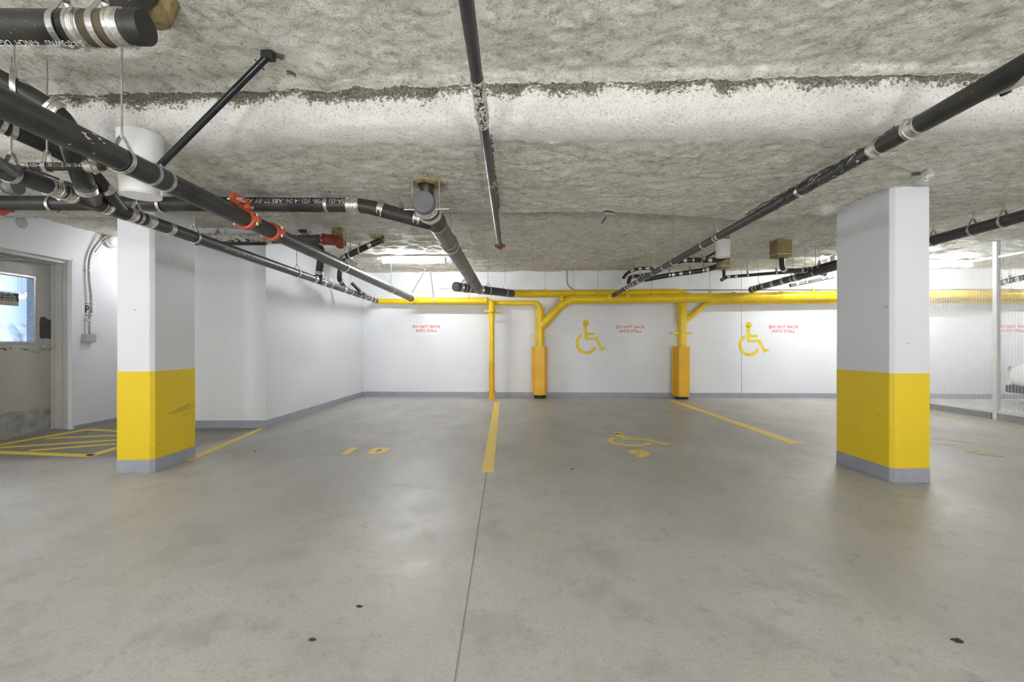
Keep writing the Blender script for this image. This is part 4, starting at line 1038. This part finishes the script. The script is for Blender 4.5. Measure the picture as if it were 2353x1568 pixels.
def hl(a, b, wd):
    A = U(*a, z=0); B_ = U(*b, z=0); d = (B_-A).normalized(); n = Vector((-d.y, d.x, 0))*wd/2
    mk('stripe', prism([((A-n).x, (A-n).y), ((B_-n).x, (B_-n).y), ((B_+n).x, (B_+n).y), ((A+n).x, (A+n).y)], .0002, .0022), M['hatchpaint'], ht)
hl((-60, 1033), (207, 986.5), .10)
hl((-60, 1037.5), (209, 1048), .10)
hl((206, 1048), (430, 985), .10); hl((207, 988), (430, 1000), .09)
hl((107, 1008), (330, 998), .08); hl((0, 1029), (392, 1004), .08); hl((69, 1036), (360, 1013), .08)

# debris
for i, (px, py, s) in enumerate(((825, 1394, .012), (716, 1472, .012), (2199, 1473, .017), (1316, 1079, .012), (586, 1038, .014))):
    c = U(px, py, z=0); n = 11; pts = []
    for k in range(n):
        a = 2*math.pi*k/n; r_ = s*random.uniform(.6, 1.25); pts.append((c.x+r_*math.cos(a)*1.25, c.y+r_*math.sin(a)*.8))
    V, F = prism(pts, 0, .003); V = V[:n]+[(c.x+(x-c.x)*.7, c.y+(y-c.y)*.7, .002+random.random()*.004) for x, y, z in V[n:]]
    tag(mk('debris_scrap', (V, F), M['debris']), ('small dark scrap on the floor left of the saw cut, further one', 'small dark scrap on the floor left of the saw cut, nearest the viewer', 'curled dark scrap on the floor at the lower right', 'dark spot on the floor in front of the number 9', 'dark spot on the floor before the left column and block')[i], 'debris', 'dark scraps on the floor')

# ================================================================ STRIP LIGHTS
c0_ = U(880, 598, z=2.52); c1_ = U(1023, 598, z=2.52); kw = dict(bare=True)
fixture((c0_+c1_)/2, (c1_-c0_), (c1_-c0_).length, 'tube_far', 'lit white strip light on the ceiling before the back wall', 'strip lights over the stalls', H1, **kw)
pA = U(1914, 596, z=2.52)
fixture(pA+Xv*.6, Xv, 1.2, 'tube_far', 'lit strip light almost hidden behind the right column', 'strip lights over the stalls', H1, **kw)
fixture((7.72, 8.02, 2.525), Xv, 1.1, 'tube_far', 'lit strip light glowing behind the mesh fence', 'strip lights over the stalls', H1, **kw)
fixture((11.2, 7.6, 2.52), Xv, 1.2, 'tube_far', 'lit strip light far beyond the fence, outside the view', 'strip lights over the stalls', H1, **kw)
fixture((-4.6, 2.0, 2.10), Yv, 1.5, 'fill_tube_left', 'added fill tube before the door, outside the view', 'added fill tubes out of view', H1, **kw)
fixture((-4.8, 6.70, 2.38), Yv, .6, 'fill_tube_recess', 'added fill tube in the door recess, hidden behind the left column', 'strip lights over the stalls', H1, **kw)
for x, y, l in ((-.2, -.25, 2.4), (4.6, -.25, 1.2), (-4.3, -.3, 1.2)):
    fixture((x, y, 2.50), Xv, l, 'lens_near', 'strip light on the aisle ceiling just behind the viewpoint', 'strip lights over the aisle', H1)
for y in (-3.6, -6.2):  # rows of unseen tubes added to raise the overall light
    for x in (-3.8, -.6, 2.6, 5.8, 9.6):
        fixture((x, y, 2.02), Xv, 2.4, 'fill_tube', 'added fill tube in the aisle behind the viewpoint', 'added fill tubes out of view', H1, bare=True)
for y in (1.0, 4.2):  # more added fill tubes, out of view past the fence
    fixture((11, y, 2.3), Xv, 2.4, 'fill_tube', 'added fill tube in the bays beyond the fence', 'added fill tubes out of view', H1, bare=True)

# small ceiling fittings
for (px, py, z, r, lb) in ((2133, 403, H2, .04, 'small clear glass globe on the ceiling above the right column'), (1907, 597, H1, .06, 'small clear glass globe on the ceiling just left of the right column')):
    c = U(px, py, z=z-.045); t = thing('glass_globe', lb, 'globe', c)
    mk('socket', lathe((c.x, c.y, c.z+r*.6), Zv, [(0, r*.55), (.06, r*.55)], 16), M['galv'], t); mk('globe', lathe((c.x, c.y, c.z-r), Zv, [(0, .001), (r*.15, r*.55), (r*.5, r*.88), (r, r), (r*1.5, r*.86), (r*1.8, r*.6)], 20), M['jar'], t, smooth=True)
c = U(1400, 489, y=4.36)
t = thing('ceiling_bracket', 'small galvanised bracket in a torn hole at the beam edge', 'bracket', c)
mk('bracket_body', obox(c+Vector((0, .0, 0)), Xv*.045, Yv*.012, Zv*.022), M['galv'], t); mk('bracket_tail', obox(U(1388, 506, y=4.30), Vector((.02, 0, .028)), Yv*.006, Vector((.006, 0, -.004))), M['ink'], t)
c = U(700, 533, y=5.9)
t = thing('ceiling_bracket', 'torn dark metal remnant at the ceiling above the red elbow pipe', 'bracket', c)
mk('bracket_body', obox(c, Xv*.05, Yv*.05, Zv*.02), M['ink'], t); mk('bracket_tail', obox(U(685, 533, y=5.86), Xv*.008, Yv*.01, Zv*.05), M['galv'], t)
# hanging threads by the lit strip: thin rods to the upper left of the back wall
for i, (px, py) in enumerate(((924, 660), (790, 590), (798, 600))):
    pass

# ================================================================ FENCE
FX = 7.10; fy0 = 2.2; fy1 = onwall(FX, 0).y-.01
ft = thing('mesh_fence', 'white expanded-metal fence with posts and rails on a low curb', 'fence', (FX, 6.5, 0))
posts = [2.3, 6.49, fy1-.04]
posts = [2.30, 4.40, 6.50, 8.60]
for y in posts: mk('post', box((FX-.03, y-.03, .0), (FX+.03, y+.03, 2.6)), M['fencepaint'], ft, bevel=.003)
for a_, b_ in zip(posts[:-1]+[posts[-1]], posts[1:]+[fy1]):
    mk('rail', box((FX-.018, a_+.03, 2.335), (FX+.018, b_-.03, 2.37)), M['fencepaint'], ft)
    mk('rail', box((FX-.018, a_+.03, .095), (FX+.018, b_-.03, .135)), M['fencepaint'], ft)
    if b_-a_ > .2: mk('curb', box((FX-.03, a_+.05, 0), (FX+.10, b_-.05, .088)), M['curb'], ft)
def mesh_panel(y0, y1, z0, z1):
    dy, dz = .042, .0235; w = .0031; th = .0012
    ny = int((y1-y0)/dy); nz = int((z1-z0)/dz); 
    V = []; F = []
    j, i = np.meshgrid(np.arange(nz), np.arange(ny)); i = i.ravel(); j = j.ravel()
    ya = y0+i*dy; za = z0+j*dz
    segs = []
    for (p, q) in (((0, .5), (.5, 1)), ((.5, 1), (1, .5)), ((1, .5), (.5, 0)), ((.5, 0), (0, .5))):
        segs.append((ya+p[0]*dy, za+p[1]*dz, ya+q[0]*dy, za+q[1]*dz))
    Y0 = np.concatenate([s[0] for s in segs]); Z0 = np.concatenate([s[1] for s in segs]); Y1 = np.concatenate([s[2] for s in segs]); Z1 = np.concatenate([s[3] for s in segs])
    # one inclined ribbon per strand, with a thin edge
    dyv = Y1-Y0; dzv = Z1-Z0; L = np.hypot(dyv, dzv); ny_ = -dzv/L*w/2; nz_ = dyv/L*w/2
    N = len(Y0); P = np.zeros((N, 8, 3)); tilt = .0022
    for k, (e, s, xo) in enumerate(((0, 1, -th), (1, 1, -th), (1, -1, -th), (0, -1, -th), (0, 1, th), (1, 1, th), (1, -1, th), (0, -1, th))):
        P[:, k, 0] = FX+xo+tilt*s; P[:, k, 1] = np.where(e, Y1, Y0)+s*ny_; P[:, k, 2] = np.where(e, Z1, Z0)+s*nz_
    base = np.array([(0, 1, 2, 3), (7, 6, 5, 4), (0, 4, 5, 1), (2, 6, 7, 3)])
    Fa = (np.arange(N)[:, None, None]*8+base[None]).reshape(-1, 4); V = P.reshape(-1, 3)-np.array(OFF[ft.name])
    me = bpy.data.meshes.new('mesh_panel'); me.vertices.add(len(V)); me.vertices.foreach_set('co', V.ravel())
    me.loops.add(Fa.size); me.loops.foreach_set('vertex_index', Fa.ravel().astype(np.int32)); nf = len(Fa)
    me.polygons.add(nf); me.polygons.foreach_set('loop_start', np.arange(nf, dtype=np.int32)*4); me.polygons.foreach_set('loop_total', np.full(nf, 4, dtype=np.int32)); me.update(calc_edges=True)
    me.materials.append(M['fencepaint']); o = bpy.data.objects.new('mesh_panel', me); COL.objects.link(o); o.parent = ft; o['kind'] = 'stuff'
mesh_panel(5.2, posts[2]-.02, .13, 2.34); mesh_panel(posts[2]+.02, posts[3]-.02, .13, 2.34)
mesh_panel(5.2, posts[2]-.02, 2.37, 2.60); mesh_panel(posts[2]+.02, posts[3]-.02, 2.37, 2.60)

# ================================================================ CAR behind the fence
def car():
    X0, X1 = 9.12, 10.9; Y1_ = 8.35; Y0_ = 4.1
    t = thing('car', 'white car parked nose to the wall behind the mesh fence', 'car', ((X0+X1)/2, (Y0_+Y1_)/2, 0))
    cxm = (X0+X1)/2; hw = (X1-X0)/2
    # lofted body: (y, half width, z bottom, z shoulder)
    st = [(Y1_, .62, .36, .60), (Y1_-.06, .76, .30, .70), (Y1_-.25, .86, .27, .78), (Y1_-.9, hw, .25, .90), (Y1_-1.5, hw, .25, .96), (Y0_+1.2, hw, .25, .98), (Y0_+.4, .86, .27, 1.0), (Y0_+.08, .78, .32, .96), (Y0_, .66, .4, .85)]
    V = []; F = []; n = 12
    for y, w_, zb, zt in st:
        for k in range(n):
            a = 2*math.pi*(k+.5)/n; sx = math.copysign(abs(math.cos(a))**.35, math.cos(a)); sz = math.copysign(abs(math.sin(a))**.45, math.sin(a))
            V.append((cxm+sx*w_, y, (zb+zt)/2+sz*(zt-zb)/2))
    for i in range(len(st)-1):
        for k in range(n): F.append((i*n+k, i*n+(k+1) % n, (i+1)*n+(k+1) % n, (i+1)*n+k))
    F += [tuple(range(n)), tuple(range((len(st)-1)*n, len(st)*n))[::-1]]
    bo = mk('body', (V, F), M['carwhite'], t, smooth=True); bo.modifiers.new('s', 'SUBSURF').levels = 1; bo.modifiers['s'].render_levels = 2
    cab = [(Y1_-1.15, .70, .92, .94), (Y1_-1.9, .62, .92, 1.38), (Y0_+1.3, .62, .92, 1.42), (Y0_+.35, .68, .92, .98)]
    V = []; F = []
    for y, w_, zb, zt in cab: V += [(cxm-w_-.08, y, zb), (cxm+w_+.08, y, zb), (cxm+w_, y, zt), (cxm-w_, y, zt)]
    for i in range(3):
        for k in range(4): F.append((i*4+k, i*4+(k+1) % 4, (i+1)*4+(k+1) % 4, (i+1)*4+k))
    F += [(3, 2, 1, 0), (12, 13, 14, 15)]
    mk('windows', (V, F), M['carglass'], t, bevel=.05)
    mk('roof', obox((cxm, (Y1_-1.9+Y0_+1.3)/2, 1.41), Vector((.63, 0, 0)), Vector((0, (Y1_-1.9-Y0_-1.3)/2, 0)), Vector((0, 0, .025))), M['carwhite'], t, bevel=.02)
    for y in (Y1_-.85, Y0_+.85):
        for x, e in ((X0+.09, -1), (X1-.09, 1)):
            wh = mk('wheel', lathe((x, y, .315), (e, 0, 0), [(-.10, .30), (-.06, .315), (.06, .315), (.09, .30), (.095, .2)], 28), M['black'], t, smooth=True)
            mk('hubcap', lathe((x+e*.07, y, .315), (e, 0, 0), [(0, .20), (.03, .19), (.035, .05), (.045, .03)], 20), M['steel'], wh, smooth=True)
    mk('lower_bumper', box((cxm-.78, Y1_-.5, .20), (cxm+.78, Y1_-.03, .34)), M['black'], t, bevel=.03)
    for e in (-1, 1): mk('headlight', obox((cxm+e*.62, Y1_-.12, .63), Vector((.13, 0, 0)), Vector((0, .07, 0)), Vector((0, 0, .055))), M['jar'], t, bevel=.02)
car()
